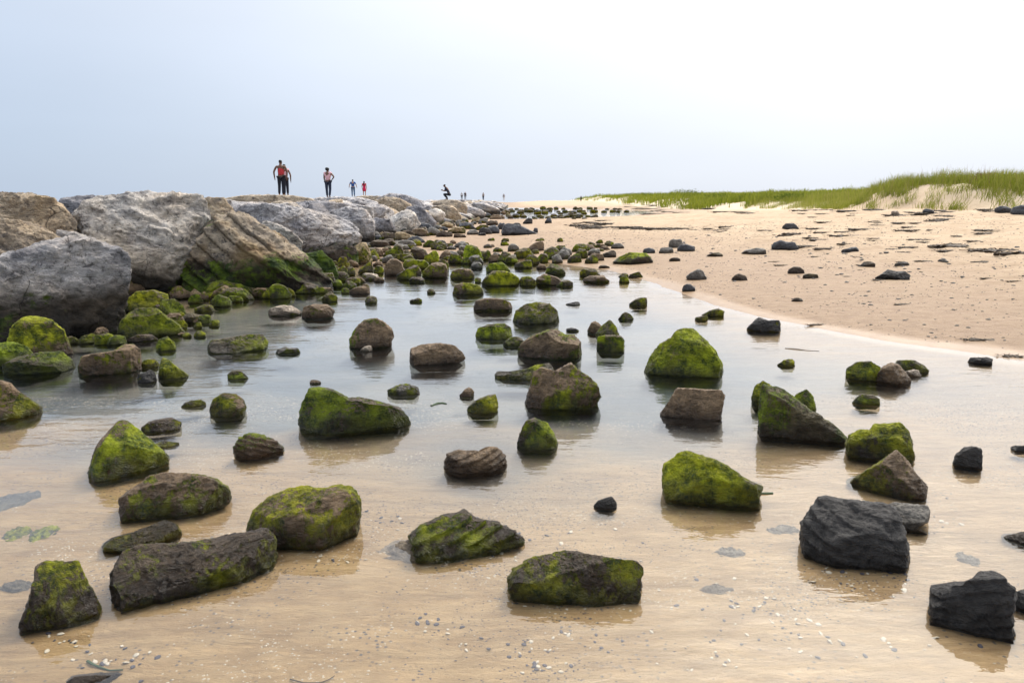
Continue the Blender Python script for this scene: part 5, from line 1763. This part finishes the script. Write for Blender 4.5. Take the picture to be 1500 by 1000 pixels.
C_RED = mat_cloth("coral_red", (0.50, 0.045, 0.05))
C_ORANGE = mat_cloth("orange", (0.62, 0.16, 0.06))
C_PINK = mat_cloth("pink", (0.72, 0.42, 0.44))
C_BLACK = mat_cloth("black", (0.018, 0.020, 0.028))
C_NAVY = mat_cloth("navy", (0.022, 0.030, 0.055))
C_BLUE = mat_cloth("blue", (0.035, 0.10, 0.30))
C_JEAN = mat_cloth("jean", (0.06, 0.12, 0.22))
C_DRESS = mat_cloth("dress_red", (0.55, 0.02, 0.07))
C_GREY = mat_cloth("grey", (0.28, 0.28, 0.30))
C_WHITE = mat_cloth("white", (0.72, 0.72, 0.72))

person(413.5, 287.5, 37.5, 1.78, 'tallest person, in an orange and red tank top, seen from behind on the jetty', 0.0, C_RED, C_BLACK, sleeves=0.0,
       pose={'elL': (-0.31, -0.04, 1.16), 'wrL': (-0.30, 0.0, 0.90), 'elR': (0.27, 0.02, 1.15)})
person(418.5, 287.0, 39.0, 1.62, 'person in a pale pink top half hidden behind the one in the red tank top', 0.1, C_PINK, C_BLACK, sleeves=0.25,
       pose={'elR': (0.30, -0.02, 1.14), 'wrR': (0.29, 0.04, 0.86)})
person(481.5, 290.0, 44.0, 1.74, 'person with curly dark hair and a pink top, one hand on the hip', -0.25, C_PINK, C_NAVY, sleeves=0.2, hair='curly',
       pose={'elR': (0.40, -0.06, 1.20), 'wrR': (0.21, 0.07, 1.05), 'elL': (-0.22, 0.0, 1.13), 'wrL': (-0.19, 0.04, 0.88), 'anR': (0.07, -0.02, 0.09), 'knR': (0.09, 0.04, 0.5), 'anL': (-0.08, 0.0, 0.09)})
person(517.5, 288.0, 59.5, 1.34, 'child in a blue T-shirt and jeans walking along the jetty', 0.1, C_BLUE, C_JEAN, SKIN_L, sleeves=0.7,
       pose={'elL': (-0.32, 0.0, 1.16), 'wrL': (-0.36, 0.05, 0.95), 'elR': (0.32, -0.02, 1.16), 'wrR': (0.36, 0.03, 0.95), 'knL': (-0.10, 0.09, 0.5), 'anL': (-0.09, -0.05, 0.09)})
person(534, 288.0, 60.0, 1.22, 'child with long dark hair in a bright red dress on the jetty', -0.2, C_DRESS, C_DRESS, SKIN_L, sleeves=0.3, legs='dress', hair='long')
person(655, 292.5, 60.5, 1.7, 'person in dark clothes crouching on the jetty, hands in front of the chest', 1.45, C_NAVY, C_BLACK, SKIN_D, sleeves=0.9,
       pose={'pel': (0, -0.16, 0.46), 'wai': (0, -0.12, 0.62), 'che': (0, 0.02, 0.86), 'nec': (0, 0.12, 1.02), 'hea': (0, 0.20, 1.13), 'top': (0, 0.22, 1.23),
             'shL': (-0.18, 0.06, 0.95), 'elL': (-0.23, 0.13, 0.68), 'wrL': (-0.09, 0.33, 0.74), 'shR': (0.18, 0.06, 0.95), 'elR': (0.23, 0.13, 0.68), 'wrR': (0.09, 0.33, 0.76),
             'hipL': (-0.1, -0.12, 0.42), 'knL': (-0.14, 0.26, 0.46), 'anL': (-0.12, -0.02, 0.09), 'hipR': (0.1, -0.12, 0.42), 'knR': (0.14, 0.26, 0.46), 'anR': (0.12, -0.02, 0.09)})
person(676.5, 292.5, 165, 1.6, 'first of a tiny distant pair on the jetty, in a pale top and dark trousers', 0.3, C_WHITE, C_BLACK, SKIN_L)
person(681.5, 293.0, 160, 1.75, 'second of the tiny distant pair on the jetty, in a dark top', -0.4, C_NAVY, C_GREY, SKIN_L, hair='cap', cap=C_WHITE)
person(708, 293.5, 165, 1.72, 'lone distant person in grey standing beyond the tiny pair on the jetty', 0.8, C_GREY, C_NAVY, SKIN_L)
person(738, 294.0, 190, 1.75, 'farthest pale-clothed person at the tip of the jetty', 0.0, C_GREY, C_WHITE, SKIN_L)
person(851, 295.5, 225, 1.75, 'dark-clothed person alone on the far sand at the end of the dune', 0.5, C_NAVY, C_BLACK, SKIN_D)
